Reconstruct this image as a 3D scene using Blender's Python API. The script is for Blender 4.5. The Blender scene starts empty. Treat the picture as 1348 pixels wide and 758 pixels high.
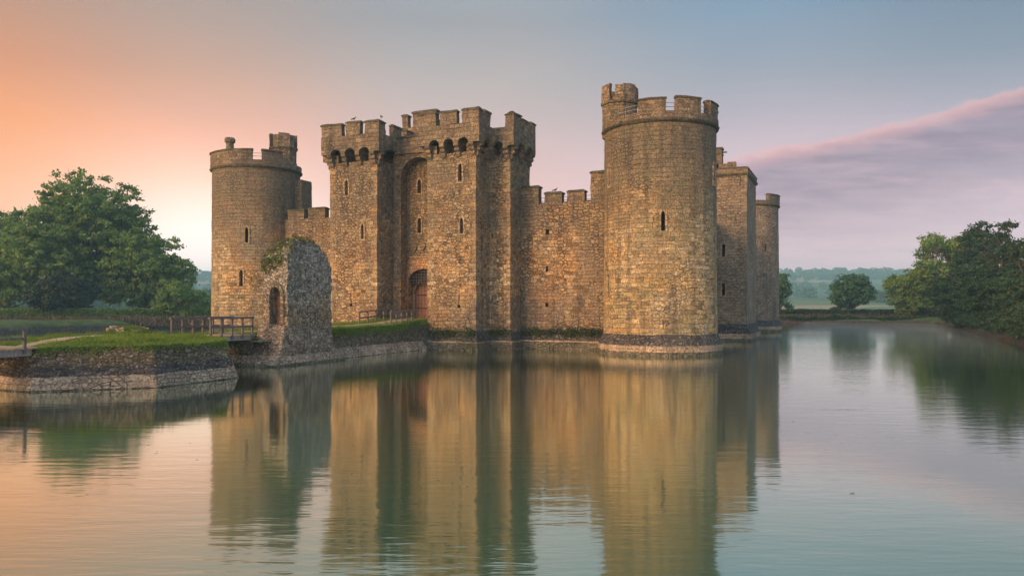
import bpy, bmesh, math, random
import numpy as np
from mathutils import Vector, Matrix, noise

R = math.radians
PI = math.pi
scene = bpy.context.scene
C = scene.collection

# ------------------------------------------------------------------ camera
# x runs along the castle's entrance front, y runs into the castle, z up; z = 0 is the moat's surface
CAM = Vector((34.8, -60.5, 3.85))
YAW = R(24.1)
cd = bpy.data.cameras.new('camera')
cam = bpy.data.objects.new('camera', cd)
C.objects.link(cam)
cam.location = CAM
cam.rotation_euler = (R(90), 0, YAW)
cd.sensor_width = 36
cd.lens = 1010 / 1348 * 36
cd.shift_y = 21 / 1348
cd.clip_start = 0.2
cd.clip_end = 9000
scene.camera = cam
RGT = (math.cos(YAW), math.sin(YAW))
FWD = (-math.sin(YAW), math.cos(YAW))

# ------------------------------------------------------------------ light and exposure
scene.view_settings.view_transform = 'Standard'
scene.view_settings.look = 'None'
scene.view_settings.gamma = 1
scene.view_settings.use_curve_mapping = False
scene.view_settings.exposure = 0.14
SUN_EL = R(13)
SUN_XY = Vector((-0.40, -0.92)).normalized()
sd = bpy.data.lights.new('sun', 'SUN')
sd.energy = 5.0
sd.angle = R(26)
sd.color = (1.0, 0.60, 0.31)
sun = bpy.data.objects.new('sun', sd)
C.objects.link(sun)
sdir = Vector((SUN_XY.x * math.cos(SUN_EL), SUN_XY.y * math.cos(SUN_EL), math.sin(SUN_EL)))
sun.rotation_euler = sdir.to_track_quat('Z', 'Y').to_euler()


def lin(r, g, b):
    return tuple(((c / 255) / 12.92 if c / 255 <= 0.04045 else ((c / 255 + 0.055) / 1.055) ** 2.4) for c in (r, g, b)) + (1,)


class NT:
    """small helper for node trees"""
    def __init__(self, tree):
        self.t = tree
        self.n = tree.nodes
        self.l = tree.links

    def new(self, kind, **kw):
        nd = self.n.new(kind)
        for k, v in kw.items():
            setattr(nd, k, v)
        return nd

    def put(self, sock, v):
        if isinstance(v, bpy.types.NodeSocket):
            self.l.new(v, sock)
        elif v is not None:
            sock.default_value = v

    def m(self, op, a, b=None, c=None, clamp=False):
        nd = self.new('ShaderNodeMath', operation=op)
        nd.use_clamp = clamp
        self.put(nd.inputs[0], a)
        if b is not None:
            self.put(nd.inputs[1], b)
        if c is not None:
            self.put(nd.inputs[2], c)
        return nd.outputs[0]

    def vm(self, op, a, b=None):
        nd = self.new('ShaderNodeVectorMath', operation=op)
        self.put(nd.inputs[0], a)
        if b is not None:
            self.put(nd.inputs[1], b)
        return nd.outputs['Value'] if op in ('DOT_PRODUCT', 'LENGTH') else nd.outputs[0]

    def sm(self, x, a, b):
        nd = self.new('ShaderNodeMapRange', interpolation_type='SMOOTHSTEP')
        self.put(nd.inputs[0], x)
        self.put(nd.inputs[1], a)
        self.put(nd.inputs[2], b)
        return nd.outputs[0]

    def mix(self, f, a, b, mode='MIX'):
        nd = self.new('ShaderNodeMix', data_type='RGBA', blend_type=mode)
        self.put(nd.inputs[0], f)
        self.put(nd.inputs[6], a)
        self.put(nd.inputs[7], b)
        return nd.outputs[2]

    def ramp(self, x, stops, interp='LINEAR'):
        nd = self.new('ShaderNodeValToRGB')
        cr = nd.color_ramp
        cr.interpolation = interp
        while len(cr.elements) < len(stops):
            cr.elements.new(0.5)
        for e, (p, c) in zip(cr.elements, stops):
            e.position = p
            e.color = c if len(c) == 4 else (*c, 1)
        self.put(nd.inputs[0], x)
        return nd.outputs[0]

    def noise(self, vec, scale, detail=4, rough=0.55, dim='3D', color=False):
        nd = self.new('ShaderNodeTexNoise', noise_dimensions=dim)
        self.put(nd.inputs['Vector'], vec)
        nd.inputs['Scale'].default_value = scale
        nd.inputs['Detail'].default_value = detail
        nd.inputs['Roughness'].default_value = rough
        return nd.outputs['Color' if color else 'Fac']

    def scale(self, vec, s):
        nd = self.new('ShaderNodeMapping')
        self.put(nd.inputs['Vector'], vec)
        nd.inputs['Scale'].default_value = s
        return nd.outputs[0]


# ------------------------------------------------------------------ world: dawn sky
world = bpy.data.worlds.new('World')
scene.world = world
world.use_nodes = True
w = NT(world.node_tree)
w.n.clear()
tc = w.new('ShaderNodeTexCoord').outputs['Generated']
sky = w.new('ShaderNodeTexSky', sky_type='NISHITA')
sky.sun_disc = False
sky.sun_elevation = SUN_EL
sky.sun_rotation = math.atan2(SUN_XY.x, SUN_XY.y)
dx = w.vm('DOT_PRODUCT', tc, (RGT[0], RGT[1], 0))
dy = w.vm('DOT_PRODUCT', tc, (FWD[0], FWD[1], 0))
sep = w.new('ShaderNodeSeparateXYZ')
w.put(sep.inputs[0], tc)
el = sep.outputs[2]
hl = w.m('SQRT', w.m('ADD', w.m('ADD', w.m('MULTIPLY', dx, dx), w.m('MULTIPLY', dy, dy)), 1e-4))
s = w.m('DIVIDE', dx, hl)


def g(stops):
    return w.ramp(el, [(p, lin(*c)) for p, c in stops])


cL = g([(0, (255, 222, 196)), (.05, (255, 214, 182)), (.10, (255, 186, 132)), (.20, (255, 164, 92)), (.26, (228, 150, 102)), (.32, (194, 145, 115)), (.37, (172, 140, 120)), (.6, (150, 145, 150)), (1, (120, 135, 160))])
cML = g([(0, (255, 246, 238)), (.05, (255, 244, 234)), (.09, (255, 239, 226)), (.15, (254, 208, 180)), (.203, (251, 184, 152)), (.26, (220, 168, 140)), (.32, (188, 159, 144)), (.37, (170, 154, 147)), (.6, (150, 148, 155)), (1, (120, 135, 160))])
hz_ = w.m('ADD', 1.0, w.m('MULTIPLY', w.m('SUBTRACT', 1.0, w.sm(el, .06, .22)), .30))
cML = w.mix(1.0, cML, hz_, 'MULTIPLY')
cM = g([(0, (244, 206, 198)), (.10, (236, 188, 178)), (.2, (215, 184, 177)), (.267, (193, 178, 173)), (.344, (164, 162, 165)), (.37, (162, 165, 171)), (.6, (145, 155, 168)), (1, (120, 138, 165))])
cR = g([(0, (236, 206, 212)), (.05, (238, 202, 206)), (.09, (232, 199, 204)), (.2, (198, 178, 186)), (.27, (163, 164, 174)), (.344, (134, 155, 176)), (.37, (128, 151, 175)), (.6, (130, 155, 180)), (1, (115, 138, 168))])
cRR = g([(0, (224, 194, 204)), (.10, (208, 182, 192)), (.2, (178, 168, 180)), (.27, (138, 146, 160)), (.344, (110, 131, 152)), (.37, (106, 128, 150)), (.6, (120, 142, 168)), (1, (112, 135, 165))])
col = w.mix(w.sm(s, -.6, -.36), cL, cML)
col = w.mix(w.sm(s, -.40, -.10), col, cM)
col = w.mix(w.sm(s, -.04, .30), col, cR)
col = w.mix(w.sm(s, .30, .58), col, cRR)
# the cloud bank in the south-west with its lit upper edge
front = w.m('GREATER_THAN', dy, 0.05)
dyc = w.m('MAXIMUM', dy, 0.05)
p = w.m('DIVIDE', dx, dyc)
q = w.m('DIVIDE', el, dyc)
comb = w.new('ShaderNodeCombineXYZ')
w.put(comb.inputs[0], p)
w.put(comb.inputs[1], q)
pq = comb.outputs[0]
pp = w.m('SUBTRACT', p, 0.27)
edge = w.m('ADD', w.m('ADD', 0.190, w.m('MULTIPLY', pp, 0.15)), w.m('MULTIPLY', w.m('MULTIPLY', pp, pp), 0.22))
n1 = w.noise(w.scale(pq, (1, 1.6, 1)), 16, 5, 0.6)
n2 = w.noise(w.scale(pq, (1, 1.5, 1)), 60, 4, 0.6)
edge = w.m('ADD', edge, w.m('ADD', w.m('MULTIPLY', w.m('SUBTRACT', n1, .5), .022), w.m('MULTIPLY', w.m('SUBTRACT', n2, .5), .008)))
d = w.m('SUBTRACT', edge, q)
presence = w.m('MULTIPLY', front, w.sm(p, .20, .34))
body = w.m('MULTIPLY', w.sm(d, -0.002, .012), w.m('SUBTRACT', 1.0, w.sm(d, .05, .20)))
streak = w.noise(w.scale(pq, (1, 7, 1)), 7, 6, 0.6)
body = w.m('MULTIPLY', body, w.m('ADD', .70, w.m('MULTIPLY', w.sm(streak, .30, .70), .30)))
col = w.mix(w.m('MULTIPLY', w.m('MULTIPLY', body, presence), .92), col, lin(136, 112, 132))
rim = w.m('MULTIPLY', w.sm(d, -.003, .004), w.m('SUBTRACT', 1.0, w.sm(d, .003, .030)))
rim = w.m('MULTIPLY', rim, w.m('ADD', .35, w.m('MULTIPLY', n1, .6)))
col = w.mix(w.m('MULTIPLY', w.m('MULTIPLY', rim, presence), .80), col, lin(240, 180, 174))
# faint high streaks
wisp = w.noise(w.scale(pq, (1, 6, 1)), 5, 7, 0.6)
low = w.m('MULTIPLY', front, w.m('SUBTRACT', 1.0, w.sm(q, .12, .34)))
col = w.mix(w.m('MULTIPLY', w.m('MULTIPLY', w.sm(wisp, .48, .72), low), w.m('MULTIPLY', w.sm(s, -.2, .3), .40)), col, lin(222, 184, 190))
wisp2 = w.noise(w.scale(pq, (1, 9, 1)), 9, 7, 0.62)
col = w.mix(w.m('MULTIPLY', w.m('MULTIPLY', w.sm(wisp2, .45, .7), low), w.m('MULTIPLY', w.sm(s, .2, .45), .22)), col, lin(158, 144, 166))
# the low sky glows more strongly than the high sky
k = w.m('SUBTRACT', 1.0, w.sm(el, .0, .30))
glow = w.new('ShaderNodeCombineXYZ')
w.put(glow.inputs[0], w.m('ADD', 1.0, w.m('MULTIPLY', k, .52)))
w.put(glow.inputs[1], w.m('ADD', 1.0, w.m('MULTIPLY', k, .36)))
w.put(glow.inputs[2], w.m('ADD', 1.0, w.m('MULTIPLY', k, .36)))
col = w.vm('MULTIPLY', col, glow.outputs[0])
# thin uneven high haze
mott = w.noise(w.scale(tc, (1, 1, 3.2)), 2.6, 9, .62)
col = w.mix(1.0, col, w.ramp(mott, [(.30, (.95, .955, .97)), (.5, (1, 1, 1)), (.72, (1.055, 1.035, 1.025))]), 'MULTIPLY')
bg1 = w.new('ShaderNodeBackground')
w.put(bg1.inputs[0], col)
# unseen sky behind the camera (dawn side) and zenith raised as added ambient fill
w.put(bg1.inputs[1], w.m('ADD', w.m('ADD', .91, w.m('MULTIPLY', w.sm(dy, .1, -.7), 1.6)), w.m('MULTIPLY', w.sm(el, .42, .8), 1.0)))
bg2 = w.new('ShaderNodeBackground')
w.put(bg2.inputs[0], sky.outputs[0])
bg2.inputs[1].default_value = 0.012
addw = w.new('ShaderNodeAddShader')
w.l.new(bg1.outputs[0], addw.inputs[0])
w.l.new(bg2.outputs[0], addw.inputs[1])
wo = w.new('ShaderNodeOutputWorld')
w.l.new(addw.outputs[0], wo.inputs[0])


# ------------------------------------------------------------------ materials
def mat(name):
    m = bpy.data.materials.new(name)
    m.use_nodes = True
    nt = NT(m.node_tree)
    bsdf = nt.n['Principled BSDF']
    bsdf.inputs['Specular IOR Level'].default_value = 0.25
    return m, nt, bsdf


def bump(nt, bsdf, h, strength, dist):
    b = nt.new('ShaderNodeBump')
    b.inputs['Strength'].default_value = strength
    b.inputs['Distance'].default_value = dist
    nt.put(b.inputs['Height'], h)
    nt.l.new(b.outputs[0], bsdf.inputs['Normal'])


def masonry(name, kind='ashlar', bw=.62, bh=.33, pal=None, mortar=(.36, .29, .2), stain=.5, grey=(.15, .135, .11),
            quoin=False, lichen=.25, streak=.35, green=.15, hot=None, crust=0.0, foot=None):
    """dressed blocks ('ashlar') or coursed rubble ('rubble'), weathered with stains, lichen and drips"""
    pal = pal or [(.20, .145, .08), (.30, .22, .125), (.38, .275, .16), (.27, .215, .15), (.43, .32, .2)]
    m, nt, bs = mat(name)
    uv = nt.new('ShaderNodeUVMap', uv_map='UVMap').outputs[0]
    geo = nt.new('ShaderNodeNewGeometry').outputs['Position']
    wob = nt.vm('SUBTRACT', nt.noise(uv, 1.3, 3, color=True), (.5, .5, .5))
    wob = nt.vm('MULTIPLY', wob, (.16, .16, 0))
    wob2 = nt.vm('SUBTRACT', nt.noise(uv, 7, 2, color=True), (.5, .5, .5))
    wob2 = nt.vm('MULTIPLY', wob2, (.07, .06, 0))
    uvd = nt.vm('ADD', nt.vm('ADD', uv, wob), wob2)

    def brick(bw, bh, ms):
        b = nt.new('ShaderNodeTexBrick')
        b.offset = .43
        b.offset_frequency = 2
        b.squash = 0.7
        b.squash_frequency = 3
        nt.put(b.inputs['Vector'], uvd)
        b.inputs['Color1'].default_value = (0, 0, 0, 1)
        b.inputs['Color2'].default_value = (1, 1, 1, 1)
        b.inputs['Mortar'].default_value = (.5, .5, .5, 1)
        b.inputs['Scale'].default_value = 1
        nt.put(b.inputs['Mortar Size'], nt.m('MULTIPLY', ms, nt.m('ADD', .35, nt.m('MULTIPLY', nt.sm(nt.noise(uv, 1.7, 4), .35, .7), 2.2))))
        b.inputs['Mortar Smooth'].default_value = .6
        b.inputs['Bias'].default_value = 0
        b.inputs['Brick Width'].default_value = bw
        b.inputs['Row Height'].default_value = bh
        return b.outputs['Color'], b.outputs['Fac']

    def rubble(bw, bh, ms):
        sc = nt.scale(uvd, (1 / bw, 1 / bh, 1))
        v = nt.new('ShaderNodeTexVoronoi', voronoi_dimensions='2D', feature='F1')
        nt.put(v.inputs['Vector'], sc)
        v.inputs['Scale'].default_value = 1
        v.inputs['Randomness'].default_value = .85
        e = nt.new('ShaderNodeTexVoronoi', voronoi_dimensions='2D', feature='DISTANCE_TO_EDGE')
        nt.put(e.inputs['Vector'], sc)
        e.inputs['Scale'].default_value = 1
        e.inputs['Randomness'].default_value = .85
        sp = nt.new('ShaderNodeSeparateColor')
        nt.put(sp.inputs[0], v.outputs['Color'])
        fac = nt.m('SUBTRACT', 1.0, nt.sm(e.outputs['Distance'], ms * .3, ms * 1.6))
        return sp.outputs[0], fac

    if kind == 'ashlar':
        rnd, mf = brick(bw, bh, .013)
        r2, m2 = brick(bw * .72, bh * .74, .013)
        band = nt.noise(nt.scale(geo, (.10, .10, .55)), 1.0, 2)
        sel = nt.m('GREATER_THAN', band, .52)
        rnd = nt.mix(sel, rnd, r2)
        mf = nt.mix(sel, mf, m2)
        r3, m3 = rubble(.40, .26, .06)
        sel = nt.sm(nt.noise(nt.vm('ADD', geo, (5, 2, 9)), .30, 4), .60, .63)
        rnd = nt.mix(sel, rnd, r3)
        mf = nt.mix(sel, mf, m3)
    else:
        rnd, mf = rubble(bw, bh, .07)
    if kind == 'mixed':
        r2, m2 = brick(.55, .3, .014)
        patch = nt.sm(nt.noise(geo, .35, 3), .50, .56)
        rnd = nt.mix(patch, rnd, r2)
        mf = nt.mix(patch, mf, m2)
    palr = [(i / (len(pal) - 1), c) for i, c in enumerate(pal)]
    if quoin:
        ed = nt.new('ShaderNodeUVMap', uv_map='edges').outputs[0]
        sx = nt.new('ShaderNodeSeparateXYZ')
        nt.put(sx.inputs[0], ed)
        near = nt.m('MINIMUM', sx.outputs[0], sx.outputs[1])
        su = nt.new('ShaderNodeSeparateXYZ')
        nt.put(su.inputs[0], uv)
        row = nt.m('MODULO', nt.m('FLOOR', nt.m('DIVIDE', su.outputs[1], .36)), 2)
        lim = nt.m('ADD', .38, nt.m('MULTIPLY', row, .26))
        qm = nt.m('LESS_THAN', near, lim)
        frac = nt.m('FRACT', nt.m('DIVIDE', su.outputs[1], .36))
        joint = nt.m('MAXIMUM', nt.m('LESS_THAN', frac, .07), nt.m('LESS_THAN', nt.m('ABSOLUTE', nt.m('SUBTRACT', near, lim)), .022))
        wn = nt.new('ShaderNodeTexWhiteNoise', noise_dimensions='1D')
        nt.put(wn.inputs['W'], nt.m('FLOOR', nt.m('DIVIDE', su.outputs[1], .36)))
        rnd = nt.mix(qm, rnd, nt.m('ADD', .45, nt.m('MULTIPLY', wn.outputs[0], .55)))
        mf = nt.mix(qm, mf, joint)
    c = nt.ramp(rnd, palr)
    # grain inside each stone
    fine = nt.noise(geo, 9, 6, .65)
    c = nt.mix(1.0, c, nt.ramp(fine, [(.32, (.30, .27, .24)), (.5, (1.02, 1.02, 1.02)), (.67, (1.9, 1.85, 1.7))]), 'MULTIPLY')
    mfn = nt.m('MULTIPLY', mf, nt.sm(nt.noise(geo, 1.1, 3), .30, .62))
    jc = nt.mix(nt.sm(nt.noise(geo, .6, 3), .42, .58), (*[k * .14 for k in mortar], 1), (*mortar, 1))
    c = nt.mix(nt.m('MULTIPLY', mfn, .95), c, jc)
    # broad weathering: grey-brown patina in large soft patches
    big = nt.noise(geo, .22, 7, .62)
    c = nt.mix(nt.m('MULTIPLY', nt.sm(big, .40, .64), stain), c, (*grey, 1))
    if hot:
        hb = nt.noise(nt.vm('ADD', geo, (31, 7, 5)), .33, 5, .6)
        c = nt.mix(nt.m('MULTIPLY', nt.sm(hb, .44, .66), .6), c, nt.mix(1.0, c, (*hot, 1), 'MULTIPLY'))
    if foot:
        sz = nt.new('ShaderNodeSeparateXYZ')
        nt.put(sz.inputs[0], geo)
        zz = nt.m('ADD', sz.outputs[2], nt.m('MULTIPLY', nt.m('SUBTRACT', nt.noise(geo, .7, 5, .65), .5), 5.0))
        c = nt.mix(nt.m('MULTIPLY', nt.m('SUBTRACT', 1.0, nt.sm(zz, 3.2, 5.0)), .75), c, nt.mix(1.0, c, (*foot, 1), 'MULTIPLY'))
    if crust:
        # old lichen crust that has spread over the exposed upper courses
        sz = nt.new('ShaderNodeSeparateXYZ')
        nt.put(sz.inputs[0], geo)
        zz = nt.m('ADD', sz.outputs[2], nt.m('MULTIPLY', nt.m('SUBTRACT', nt.noise(geo, .3, 6, .65), .5), 11.0))
        c = nt.mix(nt.m('MULTIPLY', nt.sm(zz, 7.0, 14.5), crust), c, nt.mix(nt.sm(fine, .35, .65), (.085, .07, .045, 1), (.20, .165, .11, 1)))
    # drips down the face
    dr = nt.noise(nt.scale(geo, (1.3, 1.3, .09)), 1.0, 6, .65)
    c = nt.mix(nt.m('MULTIPLY', nt.sm(dr, .48, .66), streak), c, (.055, .05, .042, 1))
    # moss and lichen
    ms = nt.noise(nt.vm('ADD', geo, (9, 3, 17)), .45, 6, .65)
    c = nt.mix(nt.m('MULTIPLY', nt.sm(ms, .50, .70), green), c, (.10, .12, .045, 1))
    li = nt.noise(nt.vm('ADD', geo, (3, 21, 2)), 5.5, 5, .7)
    c = nt.mix(nt.m('MULTIPLY', nt.sm(li, .565, .64), lichen), c, (.52, .48, .38, 1))
    dk = nt.noise(nt.vm('ADD', geo, (13, 1, 8)), 3.2, 5, .7)
    c = nt.mix(nt.m('MULTIPLY', nt.sm(dk, .54, .68), .7), c, (.05, .042, .034, 1))
    nt.put(bs.inputs['Base Color'], c)
    bs.inputs['Roughness'].default_value = .92
    h = nt.m('ADD', nt.m('MULTIPLY', mf, -1.0), nt.m('ADD', nt.m('MULTIPLY', fine, .9), nt.m('MULTIPLY', rnd, .5)))
    bump(nt, bs, h, 1.0, .12)
    return m


def simple(name, c1, c2, scale, rough=.9, bmp=.3, dist=.02, detail=6, stretch=(1, 1, 1), c3=None, thr=(.35, .65)):
    m, nt, bs = mat(name)
    geo = nt.new('ShaderNodeNewGeometry').outputs['Position']
    n = nt.noise(nt.scale(geo, stretch), scale, detail, .62)
    c = nt.mix(nt.sm(n, *thr), (*c1, 1), (*c2, 1))
    if c3:
        n3 = nt.noise(nt.vm('ADD', geo, (7, 5, 3)), scale * .37, 5, .6)
        c = nt.mix(nt.sm(n3, .45, .62), c, (*c3, 1))
    nt.put(bs.inputs['Base Color'], c)
    bs.inputs['Roughness'].default_value = rough
    if bmp:
        bump(nt, bs, n, bmp, dist)
    return m


def leaf_mat(name, a, b, c3=None, trans=.3):
    m, nt, bs = mat(name)
    g = nt.new('ShaderNodeNewGeometry')
    n = nt.noise(g.outputs['Position'], .35, 4)
    rnd = g.outputs['Random Per Island']
    f = nt.m('ADD', nt.m('MULTIPLY', nt.sm(n, .35, .65), .5), nt.m('MULTIPLY', rnd, .5))
    c = nt.mix(f, (*a, 1), (*b, 1))
    if c3:
        c = nt.mix(nt.m('MULTIPLY', nt.m('GREATER_THAN', rnd, .86), .8), c, (*c3, 1))
    nt.put(bs.inputs['Base Color'], c)
    bs.inputs['Roughness'].default_value = .6
    tr = nt.new('ShaderNodeBsdfTranslucent')
    nt.put(tr.inputs[0], nt.mix(1.0, c, (1.25, 1.25, .6, 1), 'MULTIPLY'))
    mx = nt.new('ShaderNodeMixShader')
    mx.inputs[0].default_value = trans
    nt.l.new(bs.outputs[0], mx.inputs[1])
    nt.l.new(tr.outputs[0], mx.inputs[2])
    nt.l.new(mx.outputs[0], nt.n['Material Output'].inputs[0])
    return m


WARM = [(.19, .13, .06), (.37, .27, .13), (.47, .345, .17), (.28, .215, .125), (.57, .44, .25)]
M = {}
M['round'] = masonry('pale_ashlar', 'ashlar', .66, .34, WARM, stain=.6, grey=(.20, .175, .115), green=.45, lichen=.25, streak=.5, hot=(1.25, 1.0, .66), crust=.82)
M['round_far'] = masonry('ochre_ashlar', 'ashlar', .72, .40, WARM, stain=.55, grey=(.19, .165, .115), green=.14, lichen=.2, streak=.4, hot=(1.35, .95, .58), crust=.82)
M['gate'] = masonry('gatehouse_rubble', 'mixed', .40, .25, [(.10, .065, .033), (.30, .205, .10), (.41, .29, .14), (.20, .14, .08), (.52, .39, .22)],
                    stain=.5, grey=(.15, .12, .085), quoin=True, lichen=.5, streak=.40, green=.26, hot=(1.35, .98, .60), crust=.5)
M['curtain'] = masonry('curtain_rubble', 'mixed', .46, .28, [(.11, .07, .038), (.29, .2, .10), (.40, .285, .15), (.20, .14, .09), (.48, .36, .21)],
                       stain=.6, grey=(.15, .115, .09), lichen=.4, streak=.5, green=.18, hot=(1.3, .98, .62), crust=.45)
M['west'] = masonry('west_tower_stone', 'mixed', .5, .3, [(.17, .13, .085), (.27, .205, .13), (.34, .26, .16), (.22, .175, .12), (.39, .3, .2)],
                    stain=.5, grey=(.15, .13, .1), quoin=True, lichen=.35, streak=.4, green=.15)
M['parapet'] = masonry('parapet_stone', 'ashlar', .62, .36, [(.13, .095, .055), (.21, .155, .09), (.27, .2, .125), (.17, .13, .085), (.32, .245, .155)],
                       stain=.65, grey=(.10, .085, .062), lichen=.28, streak=.5, green=.25)
M['coping'] = masonry('coping_stone', 'ashlar', .9, .5, [(.065, .062, .042), (.095, .088, .058), (.13, .115, .075)], stain=.6, grey=(.06, .06, .042), lichen=.3, green=.5)
M['trim'] = masonry('dressed_trim', 'ashlar', .5, .4, [(.28, .2, .11), (.36, .265, .15), (.42, .31, .18)], stain=.4, grey=(.2, .17, .12), lichen=.2, streak=.2)
M['door_trim'] = masonry('gate_surround_stone', 'ashlar', .5, .34, [(.34, .19, .095), (.43, .25, .125), (.48, .29, .155)], stain=.25, grey=(.26, .18, .11), lichen=.12, streak=.2, green=.05)
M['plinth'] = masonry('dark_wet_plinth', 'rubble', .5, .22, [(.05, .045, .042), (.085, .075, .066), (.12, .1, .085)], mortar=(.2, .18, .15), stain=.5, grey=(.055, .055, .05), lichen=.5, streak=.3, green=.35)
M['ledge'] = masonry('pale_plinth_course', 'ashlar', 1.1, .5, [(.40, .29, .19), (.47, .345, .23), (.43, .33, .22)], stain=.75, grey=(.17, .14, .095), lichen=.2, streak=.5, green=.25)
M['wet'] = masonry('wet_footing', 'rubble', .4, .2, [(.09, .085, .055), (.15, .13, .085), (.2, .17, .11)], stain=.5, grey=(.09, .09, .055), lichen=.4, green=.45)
M['barb'] = masonry('barbican_grey_rubble', 'rubble', .27, .17, [(.13, .11, .08), (.29, .26, .20), (.43, .39, .31), (.2, .18, .135), (.55, .51, .42)],
                    mortar=(.36, .34, .3), foot=(1.0, .78, .5), stain=.25, grey=(.17, .155, .125), lichen=.85, streak=.35, green=.18)
M['barb_warm'] = masonry('barbican_brown_rubble', 'rubble', .36, .22, [(.12, .09, .06), (.22, .17, .11), (.32, .25, .165), (.17, .13, .09), (.40, .33, .24)],
                         mortar=(.34, .3, .23), stain=.4, grey=(.15, .135, .11), lichen=.7, streak=.35, green=.25)
M['bank_wall'] = masonry('island_rubble', 'rubble', .30, .15, [(.08, .06, .035), (.16, .12, .07), (.23, .18, .11), (.12, .095, .06), (.30, .25, .17)],
                         mortar=(.20, .17, .12), stain=.5, grey=(.08, .07, .045), lichen=.55, streak=.45, green=.6)
M['bank_ledge'] = masonry('island_pale_stone', 'mixed', .42, .17, [(.25, .19, .125), (.36, .28, .19), (.44, .35, .24), (.30, .235, .16), (.48, .39, .28)], mortar=(.30, .24, .165), stain=.5, grey=(.22, .18, .125), lichen=.25, streak=.3, green=.14)
M['blocking'] = masonry('brown_blocking', 'ashlar', .9, .62, [(.15, .085, .06), (.2, .115, .08), (.24, .14, .1)], stain=.3, grey=(.12, .08, .06), lichen=.1, green=.05)
M['wood'] = simple('weathered_wood', (.17, .14, .12), (.30, .26, .23), 3, stretch=(6, 6, .8), bmp=.4)
M['dark_wood'] = simple('dark_weathered_wood', (.085, .07, .06), (.17, .145, .125), 3, stretch=(6, 6, .8), bmp=.4)
M['door'] = simple('old_oak_door', (.19, .10, .065), (.31, .175, .12), 3, stretch=(8, 8, .4), bmp=.5)
M['iron'] = simple('dark_iron', (.03, .026, .025), (.055, .045, .04), 8, rough=.6)
M['rail'] = simple('grey_wire', (.2, .2, .2), (.28, .28, .28), 8, rough=.5)
M['sand'] = simple('sandy_path', (.36, .25, .14), (.46, .34, .2), 2.2, c3=(.3, .23, .13))
M['turf'] = simple('short_turf', (.07, .11, .02), (.15, .20, .04), 1.1, c3=(.18, .19, .06), bmp=.5, dist=.05)
M['grass'] = leaf_mat('grass_blades', (.085, .165, .02), (.21, .31, .055), (.27, .26, .09), .45)
M['moss'] = leaf_mat('hanging_moss', (.025, .045, .012), (.07, .10, .025), (.12, .1, .05), .2)
M['ivy'] = leaf_mat('ivy_leaves', (.05, .09, .018), (.13, .17, .04), (.2, .12, .06), .25)
M['bark'] = simple('bark', (.055, .042, .03), (.12, .095, .07), 2.5, stretch=(2, 2, .5), bmp=.8, dist=.05)
M['pigeon'] = simple('grey_feathers', (.05, .05, .055), (.1, .1, .11), 20, bmp=0)


# ------------------------------------------------------------------ object helpers
def tag(o, label=None, cat=None, group=None, kind=None):
    if label:
        o['label'] = label
    if cat:
        o['category'] = cat
    if group:
        o['group'] = group
    if kind:
        o['kind'] = kind
    return o


def empty(name, loc, label, cat, group=None):
    o = bpy.data.objects.new(name, None)
    C.objects.link(o)
    o.location = loc
    return tag(o, label, cat, group)


def link(name, me, m, parent=None):
    o = bpy.data.objects.new(name, me)
    C.objects.link(o)
    if m is not None and not me.materials:
        me.materials.append(m)
    if parent is not None:
        o.parent = parent
        if parent.type == 'EMPTY':
            o.matrix_parent_inverse = Matrix.Translation(-Vector(parent.location))
    return o


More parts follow.
